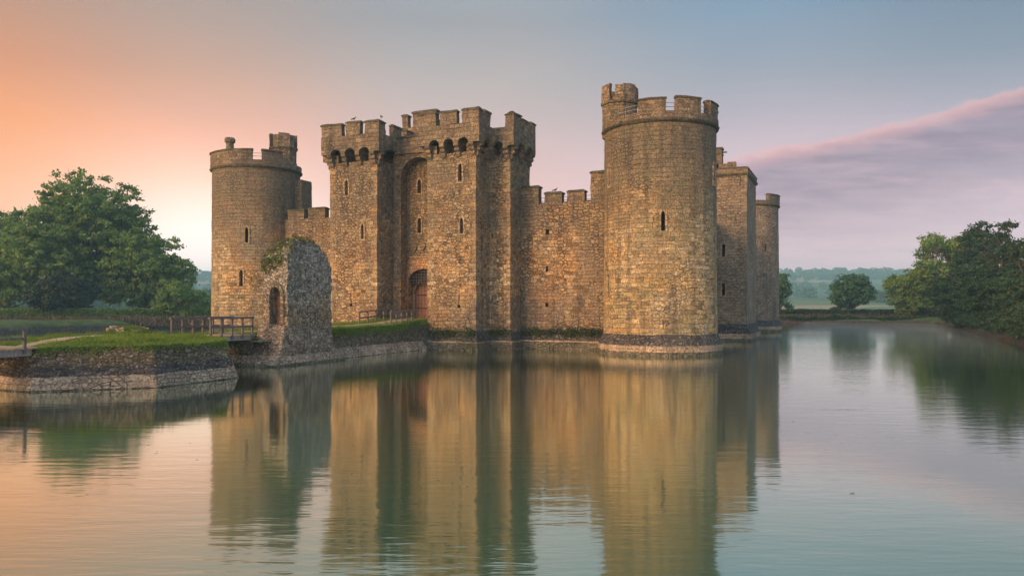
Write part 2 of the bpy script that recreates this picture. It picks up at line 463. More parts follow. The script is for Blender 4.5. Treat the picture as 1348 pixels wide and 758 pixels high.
class MB:
    """collects faces with a metric uv and a distance-to-the-vertical-edges uv"""
    def __init__(self):
        self.v = []
        self.f = []
        self.uv = []
        self.ed = []

    def face(self, pts, uv=None, ed=None):
        i = len(self.v)
        self.v += [tuple(p) for p in pts]
        self.f.append(tuple(range(i, i + len(pts))))
        if uv is None:
            a = (Vector(pts[1]) - Vector(pts[0])).cross(Vector(pts[-1]) - Vector(pts[0]))
            k = max(range(3), key=lambda j: abs(a[j]))
            uv = [(p[1], p[2]) if k == 0 else (p[0], p[2]) if k == 1 else (p[0], p[1]) for p in pts]
        self.uv += list(uv)
        self.ed += list(ed) if ed else [(9, 9)] * len(pts)

    def prism(self, poly, z0, z1, top=None, cap=True, u0=0, bottom=True):
        """vertical prism over an anticlockwise plan; top = another outline for a batter"""
        top = top or poly
        n = len(poly)
        u = u0
        for i in range(n):
            a, b = poly[i], poly[(i + 1) % n]
            c, d2 = top[(i + 1) % n], top[i]
            L = math.dist(a, b)
            self.face([(*a, z0), (*b, z0), (*c, z1), (*d2, z1)], [(u, z0), (u + L, z0), (u + L, z1), (u, z1)],
                      [(0, L), (L, 0), (L, 0), (0, L)])
            u += L + .37
        if cap:
            self.face([(*p, z1) for p in top])
            if bottom:
                self.face([(*p, z0) for p in reversed(poly)])

    def box(self, x0, x1, y0, y1, z0, z1, u0=0):
        self.prism([(x0, y0), (x1, y0), (x1, y1), (x0, y1)], z0, z1, u0=u0)

    def obox(self, ctr, ax, ay, az, hx, hy, hz):
        """oriented box from three axes and half sizes"""
        ctr, ax, ay, az = Vector(ctr), Vector(ax), Vector(ay), Vector(az)
        P = lambda a, b, c: tuple(ctr + ax * a * hx + ay * b * hy + az * c * hz)
        for s in ([(-1, -1, -1), (-1, 1, -1), (1, 1, -1), (1, -1, -1)], [(-1, -1, 1), (1, -1, 1), (1, 1, 1), (-1, 1, 1)],
                  [(-1, -1, -1), (1, -1, -1), (1, -1, 1), (-1, -1, 1)], [(1, 1, -1), (-1, 1, -1), (-1, 1, 1), (1, 1, 1)],
                  [(1, -1, -1), (1, 1, -1), (1, 1, 1), (1, -1, 1)], [(-1, 1, -1), (-1, -1, -1), (-1, -1, 1), (-1, 1, 1)]):
            self.face([P(*k) for k in s])

    def lathe(self, cx, cy, prof, n=96, a0=0, a1=2 * PI, closed=True, caps=True):
        """profile [(r, z)...] from the bottom up around a vertical axis"""
        full = abs(a1 - a0 - 2 * PI) < 1e-6
        angs = [a0 + (a1 - a0) * i / n for i in range(n + 1)]
        pt = lambda r, z, a: (cx + r * math.cos(a), cy + r * math.sin(a), z)
        rm = max(r for r, z in prof)
        dist = 0
        for j in range(len(prof) - 1):
            (r0, z0), (r1, z1) = prof[j], prof[j + 1]
            flat = abs(z1 - z0) < 1e-4
            for i in range(n):
                a, b = angs[i], angs[i + 1]
                q = [pt(r0, z0, a), pt(r0, z0, b), pt(r1, z1, b), pt(r1, z1, a)]
                if r0 < 1e-6:
                    q = [q[0], q[2], q[3]]
                    self.face(q, [(p[0], p[1]) for p in q])
                elif r1 < 1e-6:
                    q = [q[0], q[1], q[2]]
                    self.face(q, [(p[0], p[1]) for p in q])
                elif flat:
                    self.face(q, [(rm * a, r0), (rm * b, r0), (rm * b, r1), (rm * a, r1)])
                else:
                    self.face(q, [(rm * a, z0), (rm * b, z0), (rm * b, z1), (rm * a, z1)])
        if not full and caps:
            self.face([pt(r, z, a0) for r, z in prof])
            self.face([pt(r, z, a1) for r, z in reversed(prof)])

    def tube(self, pts, radii, n=6):
        pts = [Vector(p) for p in pts]
        rings = []
        for i, p in enumerate(pts):
            t = (pts[min(i + 1, len(pts) - 1)] - pts[max(i - 1, 0)]).normalized()
            a = t.cross(Vector((.3, .2, 1)) if abs(t.z) < .9 else Vector((1, 0, 0))).normalized()
            b = t.cross(a)
            r = radii[i] if hasattr(radii, '__len__') else radii
            rings.append([tuple(p + (a * math.cos(2 * PI * k / n) + b * math.sin(2 * PI * k / n)) * r) for k in range(n)])
        for i in range(len(rings) - 1):
            for k in range(n):
                self.face([rings[i][k], rings[i][(k + 1) % n], rings[i + 1][(k + 1) % n], rings[i + 1][k]],
                          [(k * .1, i * .3), (k * .1 + .1, i * .3), (k * .1 + .1, i * .3 + .3), (k * .1, i * .3 + .3)])
        self.face(list(reversed(rings[0])))
        self.face(rings[-1])

    def mesh(self, name, rough=0, maxlen=0, seed=0, freq=.9, sharp=38, merge=1e-4):
        me = bpy.data.meshes.new(name)
        me.from_pydata(self.v, [], self.f)
        uvl = me.uv_layers.new(name='UVMap')
        uvl.data.foreach_set('uv', np.array(self.uv, dtype=np.float32).ravel())
        e2 = me.uv_layers.new(name='edges')
        e2.data.foreach_set('uv', np.array(self.ed, dtype=np.float32).ravel())
        bm = bmesh.new()
        bm.from_mesh(me)
        bmesh.ops.remove_doubles(bm, verts=bm.verts, dist=merge)
        bmesh.ops.recalc_face_normals(bm, faces=bm.faces)
        if maxlen:
            for _ in range(7):
                es = [e for e in bm.edges if e.calc_length() > maxlen]
                if not es:
                    break
                bmesh.ops.subdivide_edges(bm, edges=es, cuts=1, use_grid_fill=True)
        if rough:
            bm.normal_update()
            off = Vector((seed * 3.7, seed * 1.3, seed * 2.1))
            mv = []
            for vv in bm.verts:
                p = vv.co * freq + off
                q = noise.noise_vector(p) * rough + noise.noise_vector(p * 3.3) * rough * .5
                mv.append(q)
            for vv, q in zip(bm.verts, mv):
                vv.co += q
        for f in bm.faces:
            f.smooth = True
        bm.to_mesh(me)
        bm.free()
        me.set_sharp_from_angle(angle=R(sharp))
        return me


def part(name, mb, m, parent, rough=0, maxlen=0, seed=0, freq=.9, cut=None, sharp=38):
    me = mb.mesh(name, rough, maxlen, seed, freq, sharp)
    me.materials.append(m)
    o = link(name, me, m, parent)
    if cut is not None and cut.f:
        cm = cut.mesh('opening_cut')
        cm.materials.append(m)
        co = bpy.data.objects.new('opening_cut', cm)
        C.objects.link(co)
        md = o.modifiers.new('cut', 'BOOLEAN')
        md.operation = 'DIFFERENCE'
        md.object = co
        md.solver = 'EXACT'
        dg = bpy.context.evaluated_depsgraph_get()
        dg.update()
        nm = bpy.data.meshes.new_from_object(o.evaluated_get(dg), preserve_all_data_layers=True, depsgraph=dg)
        o.modifiers.clear()
        old = o.data
        o.data = nm
        bpy.data.meshes.remove(old)
        bpy.data.objects.remove(co)
        bpy.data.meshes.remove(cm)
        nm.name = name
        nm.set_sharp_from_angle(angle=R(sharp))
    return o


def at(px, y):
    """plan x of the sight line through photograph column px where it crosses plan y"""
    r = (px - 674) / 1010
    ex, ey = r * RGT[0] + FWD[0], r * RGT[1] + FWD[1]
    return CAM.x + ex * (y - CAM.y) / ey


def at_x(px, x):
    r = (px - 674) / 1010
    ex, ey = r * RGT[0] + FWD[0], r * RGT[1] + FWD[1]
    return CAM.y + ey * (x - CAM.x) / ex


def spot(px, Z):
    """plan point in photograph column px at depth Z"""
    X = (px - 674) / 1010 * Z
    return CAM.x + X * RGT[0] + Z * FWD[0], CAM.y + X * RGT[1] + Z * FWD[1]


# ------------------------------------------------------------------ openings
def lancet(wd, h, rise, n=6):
    """outline of a pointed opening, anticlockwise from bottom left: (s, z)"""
    hs = h - rise
    pts = [(-wd / 2, 0), (wd / 2, 0)]
    # arc of a circle through (w/2, hs) and the apex (0, h)
    for i in range(n + 1):
        t = i / n
        a = t * PI / 2
        k = math.cos(a) ** .85
        pts.append((wd / 2 * k, hs + rise * math.sin(a) ** 1.15))
    for i in range(n - 1, -1, -1):
        t = i / n
        a = t * PI / 2
        pts.append((-wd / 2 * math.cos(a) ** .85, hs + rise * math.sin(a) ** 1.15))
    return pts


def place(pos, ang, s, t, z):
    nx, ny = math.cos(ang), math.sin(ang)
    return (pos[0] - ny * s + nx * t, pos[1] + nx * s + ny * t, pos[2] + z)


def cut_prism(mb, pos, ang, outline, t0, t1):
    """solid through the wall from depth t0 (outside) to t1 (inside, negative)"""
    A = [place(pos, ang, s, t0, z) for s, z in outline]
    B = [place(pos, ang, s, t1, z) for s, z in outline]
    n = len(outline)
    mb.face(A)
    mb.face(list(reversed(B)))
    for i in range(n):
        j = (i + 1) % n
        mb.face([A[j], A[i], B[i], B[j]])


def surround(mb, pos, ang, wd, h, rise, th, proud=.05, deep=-.3, sill=True):
    inn = lancet(wd, h, rise)
    out = lancet(wd + 2 * th, h + th * 1.2, rise + th * .6)
    lo = -(th if sill else 0)
    out[0] = (out[0][0], lo)
    out[1] = (out[1][0], lo)
    inn2 = [(s * 1.0, z) for s, z in inn]
    n = len(inn)
    P = lambda L, t: [place(pos, ang, s, t, z) for s, z in L]
    of, ob, inf, inb = P(out, proud), P(out, -.12), P(inn2, proud - .02), P(inn, deep)
    for i in range(n):
        j = (i + 1) % n
        mb.face([of[i], of[j], inf[j], inf[i]])
        mb.face([ob[i], ob[j], of[j], of[i]])
        mb.face([inf[i], inf[j], inb[j], inb[i]])


def window(tower, cut, pos, ang, wd, h, rise=.35, th=.16, m='trim', depth=1.4):
    cut_prism(cut, pos, ang, lancet(wd + .02, h + .01, rise), .6, -depth)
    mb = MB()
    surround(mb, pos, ang, wd, h, rise, th)
    return mb


# =================================================================== the castle
castle = empty('castle', (0, 10, 0), 'moated sandstone castle with round corner towers, twin-towered gatehouse and battlements', 'castle')


def round_pos(cx, cy, r, px):
    """angle on a round tower (seen from the camera side) for photograph column px"""
    dx_, dy_ = cx - CAM.x, cy - CAM.y
    Z = dx_ * FWD[0] + dy_ * FWD[1]
    X = dx_ * RGT[0] + dy_ * RGT[1]
    sx = (px - 674) / 1010 * Z - X
    sx = max(-r * .999, min(r * .999, sx))
    # camera-facing half of the circle
    local = math.asin(sx / r)
    base = math.atan2(-dy_, -dx_)
    # moving right in the picture turns anticlockwise seen from above
    return base + local


def round_tower(cx, cy, r, merlons, wins, loops, m, turret=None, chim=None, seed=1, railed=True, zs=17.35):
    cut = MB()
    wl = []
    for px, z0, wd, h in wins:
        a = round_pos(cx, cy, r, px)
        pos = (cx + r * math.cos(a), cy + r * math.sin(a), z0)
        wl.append(window(None, cut, pos, a, wd, h))
    for px, z0, wd, h in loops:
        a = round_pos(cx, cy, r, px)
        pos = (cx + r * math.cos(a), cy + r * math.sin(a), z0)
        cut_prism(cut, pos, a, [(-wd / 2, 0), (wd / 2, 0), (wd / 2, h), (-wd / 2, h)], .5, -1.0)
    mb = MB()
    zz = np.linspace(1.45, zs + .1, 38)
    prof = [(0, -1)] + [(r + .05, -1)] + [(r + .05 - .10 * (z / 18), z) for z in zz] + [(0, zs + .1)]
    mb.lathe(cx, cy, prof, 84)
    t = part('round_tower', mb, m, castle, rough=.035, seed=seed, freq=1.3, cut=cut)
    for k in wl:
        part('window', k, M['trim'], t)
    # plinth: dark batter, pale course, wet footing
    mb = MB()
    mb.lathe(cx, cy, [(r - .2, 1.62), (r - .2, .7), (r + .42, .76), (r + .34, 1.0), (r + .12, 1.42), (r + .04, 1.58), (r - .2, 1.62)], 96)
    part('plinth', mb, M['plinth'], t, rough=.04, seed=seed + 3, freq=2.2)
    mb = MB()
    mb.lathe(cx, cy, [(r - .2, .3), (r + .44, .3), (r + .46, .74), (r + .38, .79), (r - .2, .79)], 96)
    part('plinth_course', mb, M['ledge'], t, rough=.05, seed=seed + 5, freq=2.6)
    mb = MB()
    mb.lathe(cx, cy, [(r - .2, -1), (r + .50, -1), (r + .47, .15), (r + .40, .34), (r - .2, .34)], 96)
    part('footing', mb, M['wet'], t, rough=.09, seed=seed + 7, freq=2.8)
    # string course and parapet
    mb = MB()
    mb.lathe(cx, cy, [(r - .3, zs - .02), (r + .04, zs - .02), (r + .17, zs + .08), (r + .20, zs + .17), (r + .12, zs + .24), (r - .3, zs + .24)], 96)
    part('string_course', mb, M['coping'], t, rough=.03, seed=seed + 9, freq=1.8)
    mb = MB()
    ro, ri = r + .12, r - .48
    mb.lathe(cx, cy, [(ri, zs + .05), (ro, zs + .05), (ro, zs + .42), (ro, zs + .74), (ri, zs + .74), (ri, zs + .42), (ri, zs + .05)], 96)
    part('parapet', mb, M['parapet'], t, rough=.035, seed=seed + 11, freq=1.6)
    rnd = random.Random(seed)
    for a0, a1, top in merlons:
        mb = MB()
        n = max(4, int((a1 - a0) * r / .35))
        jz = rnd.uniform(-.09, .07)
        mb.lathe(cx, cy, [(ri, zs + .70), (ro - .01, zs + .70), (ro - .015, zs + 1.15), (ro - .01, top + jz - .14), (ri, top + jz - .14), (ri, zs + .70)], n, a0, a1)
        o = part('merlon', mb, M['parapet'], t, rough=.065, seed=seed + int(a0 * 10), freq=1.7)
        mb = MB()
        e = .05 / r
        mb.lathe(cx, cy, [(ri - .05, top + jz - .16), (ro + .07, top + jz - .16), (ro + .07, top + jz - .05), (ro - .18, top + jz + .03), (ri + .1, top + jz + .03), (ri - .05, top + jz - .05), (ri - .05, top + jz - .16)], n, a0 - e, a1 + e)
        part('coping', mb, M['coping'], t, rough=.05, seed=seed + int(a0 * 10) + 1, freq=2)
    if railed:
        mb = MB()
        for z in (zs + 1.2, zs + 1.5):
            pts = [(cx + (ri - .15) * math.cos(2 * PI * i / 48), cy + (ri - .15) * math.sin(2 * PI * i / 48), z) for i in range(49)]
            mb.tube(pts, .022, 5)
        for i in range(12):
            a = 2 * PI * i / 12
            x, y = cx + (ri - .15) * math.cos(a), cy + (ri - .15) * math.sin(a)
            mb.tube([(x, y, zs), (x, y, zs + 1.5)], .025, 5)
        part('guard_rail', mb, M['rail'], t)
    if turret:
        tx, ty, tr, ang0, ztop = turret
        mb = MB()
        oc = lambda rr: [(tx + rr * math.cos(ang0 + i * PI / 4), ty + rr * math.sin(ang0 + i * PI / 4)) for i in range(8)]
        mb.prism(oc(tr), zs - .3, zs + 2.5)
        sx = part('stair_turret', mb, M['parapet'], t, rough=.03, maxlen=.6, seed=seed + 20)
        mb = MB()
        mb.prism(oc(tr + .13), zs + 2.32, zs + 2.5, top=oc(tr + .13))
        part('turret_string_course', mb, M['coping'], t, rough=.03, maxlen=.5, seed=seed + 21)
        poly = oc(tr + .06)
        inn = oc(tr - .28)
        for i in range(8):
            a, b, c, d2 = poly[i], poly[(i + 1) % 8], inn[(i + 1) % 8], inn[i]
            if i % 2 == 0:
                tp = ztop + rnd.uniform(-.06, .06)
                mb = MB()
                mb.prism([a, b, c, d2], zs + 2.5, tp)
                part('merlon', mb, M['parapet'], t, rough=.065, maxlen=.5, seed=seed + 22 + i)
            else:
                A, B = Vector(a), Vector(b)
                C2, D2 = Vector(c), Vector(d2)
                mb = MB()
                f0, f1 = (.0, .62) if (i // 2) % 2 else (.38, 1.0)
                mb.prism([tuple(A.lerp(B, f0)), tuple(A.lerp(B, f1)), tuple(D2.lerp(C2, f1)), tuple(D2.lerp(C2, f0))], zs + 2.5, ztop - .12)
                part('merlon', mb, M['parapet'], t, rough=.065, maxlen=.5, seed=seed + 22 + i)
        mb = MB()
        mb.prism(inn, zs + 2.4, zs + 2.95)
        part('turret_parapet', mb, M['parapet'], t, rough=.03, maxlen=.5)
    if chim:
        px, z1 = chim
        a = round_pos(cx, cy, r - .55, px)
        x, y = cx + (r - .55) * math.cos(a), cy + (r - .55) * math.sin(a)
        mb = MB()
        mb.lathe(x, y, [(0, zs), (.42, zs), (.36, z1 - .55), (.5, z1 - .45), (.52, z1 - .15), (.42, z1), (.25, z1 + .02), (.25, z1 - .3), (0, z1 - .3)], 8)
        part('chimney', mb, M['parapet'], t, rough=.02)
    return t


def arcs(cx, cy, r, spans, top):
    out = []
    for p0, p1 in spans:
        a0, a1 = round_pos(cx, cy, r, p0), round_pos(cx, cy, r, p1)
        out.append((min(a0, a1), max(a0, a1), top))
    return out


# corner tower nearest the camera
NX, NY, RR = 20.6, 0.0, 4.4
ml = arcs(NX, NY, RR + .12, [(842, 876), (889, 918.5), (930.5, 942)], 19.2)
aR = round_pos(NX, NY, RR, 944.5)
for k in range(5):
    a0 = aR + .12 + k * .52
    ml.append((a0, a0 + .40, 19.1))
front_tower = round_tower(NX, NY, RR, ml,
    [(872.5, 9.25, .30, 1.45), (805, 13.0, .26, 1.55), (936, 13.0, .26, 1.55), (804, 4.3, .26, 1.9), (937, 4.7, .26, 1.7)],
    [(872.5, 2.0, .07, .72), (915, 7.9, .07, .6)], M['round'],
    turret=(NX - 3.02, NY - 0.85, 1.42, PI / 8 + .1, 21.15), seed=1)
tag(front_tower, 'nearest round tower, ashlar, with a stair turret')
# far left corner tower
EX, EY = -22.1, 1.6
ml = arcs(EX, EY, RR + .12, [(279.5, 333), (344.5, 369)], 19.1)
aR = round_pos(EX, EY, RR, 395)
for k in range(5):
    a0 = aR + .5 + k * .52
    ml.append((a0, a0 + .40, 19.1))
ne_tower = round_tower(EX, EY, RR, ml, [(326, 9.9, .30, 1.5), (319.5, 5.6, .34, 1.6)], [(366, 14.2, .07, .7)], M['round_far'],
    turret=(EX + 3.0, EY + .55, 1.40, PI / 8, 21.2), chim=(306, 20.35), seed=2)
mb = MB()
mb.prism([(-19.4, 1.9), (-16.9, 2.6), (-16.9, 4.2), (-19.4, 4.2)], -1, 16.6, top=[(-19.4, 1.9), (-17.1, 2.6), (-17.1, 4.2), (-19.4, 4.2)])
part('stair_wall', mb, M['round_far'], ne_tower, rough=.05, maxlen=.6)
# corner tower at the far right
SX, SY = 20.6, 53.2
sw = round_pos(SX, SY, RR + .12, 1010)
ml = [(sw, sw + 1.5, 19.1)]
sw_tower = round_tower(SX, SY, RR, ml, [], [(1006, 11.0, .30, .95)], M['west'], seed=3, railed=False)

# ------------------------------------------------------------------ square west tower
cut = MB()
WX0, WX1, WY0, WY1 = 17.5, 24.55, 22.1, 30.0
wparts = []
for px, z0, h in ((952.5, 8.8, 1.35), (952.5, 4.75, 1.3)):
    wparts.append(window(None, cut, (at(px, WY0), WY0, z0), -PI / 2, .34, h, .3, .15))
cut_prism(cut, (at(944, WY0), WY0, 2.4), -PI / 2, [(-.06, 0), (.06, 0), (.06, .9), (-.06, .9)], .5, -1)
cut_prism(cut, (WX1, 26.2, 5.6), 0, [(-.08, 0), (.08, 0), (.08, 1.2), (-.08, 1.2)], .5, -1)
mb = MB()
mb.box(WX0, WX1, WY0, WY1, -1, 17.4)
wt = part('square_tower', mb, M['west'], castle, rough=.05, maxlen=.6, seed=31, cut=cut)
for k in wparts:
    part('window', k, M['trim'], wt)


def rect(x0, x1, y0, y1):
    return [(x0, y0), (x1, y0), (x1, y1), (x0, y1)]


def grow(rc, e):
    x0, y0 = rc[0]
    x1, y1 = rc[2]
    return rect(x0 - e, x1 + e, y0 - e, y1 + e)


wr = rect(WX0, WX1, WY0, WY1)
mb = MB()
mb.prism(grow(wr, .1), 17.2, 17.45, top=grow(wr, .22))
part('string_course', mb, M['coping'], wt, rough=.03, maxlen=.5)
mb = MB()
mb.prism(grow(wr, .1), 17.44, 17.98)
part('parapet', mb, M['parapet'], wt, rough=.04, maxlen=.5)
mb = MB()
mb.prism(grow(wr, .18), 17.98, 18.12, top=grow(wr, .02))
part('coping', mb, M['coping'], wt, rough=.03, maxlen=.5)
for px0, px1, z1 in ((950.5, 958, 18.6), (958, 969, 18.75)):
    mb = MB()
    mb.box(at(px0, WY0 + .6), at(px1, WY0 + .6), WY0 + .35, WY0 + .95, 17.9, z1)
    part('merlon', mb, M['parapet'], wt, rough=.05, maxlen=.4)
cx_, cy_ = at(945.5, 27.0), 27.0
cutc = MB()
cut_prism(cutc, (cx_ - .1, cy_ - .5, 18.6), -PI / 2, [(-.22, 0), (.22, 0), (.22, .75), (-.22, .75)], .5, -.7)
mb = MB()
mb.box(cx_ - .8, cx_ + .45, cy_ - .5, cy_ + .6, 17.4, 21.15)
chm = part('chimney', mb, M['parapet'], wt, rough=.03, maxlen=.5, cut=cutc)
mb = MB()
mb.box(cx_ - .86, cx_ + .52, cy_ - .57, cy_ + .67, 20.4, 20.55)
mb.box(cx_ - .88, cx_ + .54, cy_ - .59, cy_ + .69, 21.0, 21.2)
mb.box(cx_ + .45, cx_ + .95, cy_ - .1, cy_ + .1, 20.62, 20.76)
part('chimney_band', mb, M['coping'], wt, rough=.015)
mb = MB()
mb.prism(grow(wr, .38), .72, 1.25, top=grow(wr, .2))
mb.prism(grow(wr, .2), 1.25, 1.75, top=grow(wr, .02))
part('plinth', mb, M['plinth'], wt, rough=.04, maxlen=.5)
mb = MB()
mb.prism(grow(wr, .46), .2, .75)
part('plinth_course', mb, M['ledge'], wt, rough=.03, maxlen=.5)
mb = MB()
mb.prism(grow(wr, .5), -1, .24)
part('footing', mb, M['wet'], wt, rough=.05, maxlen=.5)


# ------------------------------------------------------------------ curtain walls
def merlon_box(wall, x0, x1, y0, y1, z0, z1, seed, lip=.07, mm='parapet'):
    mb = MB()
    mb.box(x0, x1, y0, y1, z0, z1 - .2)
    part('merlon', mb, M[mm], wall, rough=.075, maxlen=.45, seed=seed)
    mb = MB()
    g0, g1 = grow(rect(x0, x1, y0, y1), lip), grow(rect(x0, x1, y0, y1), -.12)
    mb.prism(g0, z1 - .22, z1 - .1)
    mb.prism(g0, z1 - .1, z1 + .02, top=g1)
    part('coping', mb, M['coping'], wall, rough=.04, maxlen=.45, seed=seed + 1)


CY = 0.9
cut = MB()
for px, z0, h, wd in ((720, 6.6, .5, .22), (720.5, 9.8, .45, .35), (720, 3.6, .35, .3)):
    cut_prism(cut, (at(px, CY), CY, z0), -PI / 2, [(-wd / 2, 0), (wd / 2, 0), (wd / 2, h), (-wd / 2, h)], .5, -.8)
mb = MB()
mb.box(8.0, 18.0, CY, CY + 2.0, -1, 12.45)
cw = part('curtain_wall', mb, M['curtain'], castle, rough=.07, maxlen=.55, seed=41, freq=.8, cut=cut)
for i, (p0, p1, z1) in enumerate(((684, 709.5, 14.1), (717, 739.5, 13.45), (747, 769, 13.5), (777.5, 800, 15.0))):
    x0, x1 = at(p0, CY), at(p1, CY)
    merlon_box(cw, max(x0, 8.25), x1, CY - .03, CY + .62, 12.35, z1, 50 + i * 3)
for p0, p1, z0 in ((709.5, 717, 12.42), (739.5, 747, 12.42), (769, 777.5, 12.42)):
    mb = MB()
    mb.box(at(p0, CY) + .08, at(p1, CY) - .08, CY + .03, CY + .55, z0, z0 + .14)
    part('crenel_sill', mb, M['coping'], cw, rough=.03, maxlen=.4)
mb = MB()
for z in (12.85, 13.15):
    mb.tube([(8.3, CY + 1.3, z), (17.5, CY + 1.3, z)], .022, 5)
for k in range(5):
    mb.tube([(8.6 + k * 2, CY + 1.3, 12.3), (8.6 + k * 2, CY + 1.3, 13.15)], .025, 5)
part('guard_rail', mb, M['rail'], cw)


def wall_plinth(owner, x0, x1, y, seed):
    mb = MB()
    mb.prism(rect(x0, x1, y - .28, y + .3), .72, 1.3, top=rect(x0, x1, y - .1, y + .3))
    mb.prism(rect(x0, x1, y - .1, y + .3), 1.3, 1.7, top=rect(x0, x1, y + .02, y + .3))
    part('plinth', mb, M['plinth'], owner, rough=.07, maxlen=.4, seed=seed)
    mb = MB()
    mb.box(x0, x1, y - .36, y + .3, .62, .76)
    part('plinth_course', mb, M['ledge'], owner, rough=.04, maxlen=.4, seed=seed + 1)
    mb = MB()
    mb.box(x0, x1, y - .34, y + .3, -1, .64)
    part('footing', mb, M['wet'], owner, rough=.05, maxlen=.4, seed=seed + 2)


wall_plinth(cw, 8.3, 17.4, CY, 60)
mb = MB()
mb.box(-19.0, -10.0, CY, CY + 2.0, -1, 12.35)
cl = part('curtain_wall', mb, M['curtain'], castle, rough=.07, maxlen=.55, seed=43, freq=.8)
for i, (p0, p1, z1) in enumerate(((379, 400.5, 13.35), (406, 428, 13.4))):
    merlon_box(cl, at(p0, CY), at(p1, CY), CY - .03, CY + .62, 12.25, z1, 70 + i * 3)
wall_plinth(cl, -18.5, -10.5, CY, 75)
for nm, (x0, x1, y0, y1), z1 in (('curtain_wall', (19.3, 21.3, 3.5, 50), 12.4), ('curtain_wall', (-23.2, -21.2, 5, 50), 12.4), ('curtain_wall', (-22, 18, 52.2, 54.2), 12.4)):
    mb = MB()
    mb.box(x0, x1, y0, y1, -1, z1)
    part(nm, mb, M['curtain'], castle, rough=.05, maxlen=1.2, seed=45)

# ------------------------------------------------------------------ gatehouse
GX0, GX1 = -3.42, 1.66            # the gap between the towers
FY, SYY, BY = -4.0, -1.4, 2.9     # tower fronts, stepped-back fronts, back
RIGHT = [(GX1, FY), (6.27, FY), (6.27, SYY), (8.2, SYY), (8.2, BY), (GX1, BY)]
LEFT = [(-10.3, SYY), (-8.46, SYY), (-8.46, FY), (GX0, FY), (GX0, BY), (-10.3, BY)]
ZG = 17.6


def offset_poly(poly, e, keep=()):
    n = len(poly)
    res = []
    for i in range(n):
        a, b, c = Vector(poly[i - 1]), Vector(poly[i]), Vector(poly[(i + 1) % n])
        d1, d2 = (b - a).normalized(), (c - b).normalized()
        n1, n2 = Vector((d1.y, -d1.x)), Vector((d2.y, -d2.x))
        e1 = 0 if (i - 1) % n in keep else e
        e2 = 0 if i in keep else e
        res.append((b.x + n1.x * e1 + n2.x * e2, b.y + n1.y * e1 + n2.y * e2))
    return res


def corbel(mb, x, y, nx, ny, wd=.44):
    """three rounded tiers stepping out along (nx, ny)"""
    tx, ty = -ny, nx
    for z0, z1, pr in ((16.10, 16.45, .20), (16.47, 16.82, .37), (16.84, 17.16, .54)):
        prof = [(0, z0), (pr * .55, z0), (pr * .85, z0 + .05), (pr, z0 + .15), (pr, z1 - .08), (pr * .93, z1), (0, z1)]
        A = [(x + nx * q - tx * wd / 2 - nx * .9 * (q == 0), y + ny * q - ty * wd / 2 - ny * .9 * (q == 0), z) for q, z in prof]
        B = [(a[0] + tx * wd, a[1] + ty * wd, a[2]) for a in A]
        n = len(A)
        mb.face(A)
        mb.face(list(reversed(B)))
        for i in range(n):
            j = (i + 1) % n
            mb.face([A[j], A[i], B[i], B[j]])


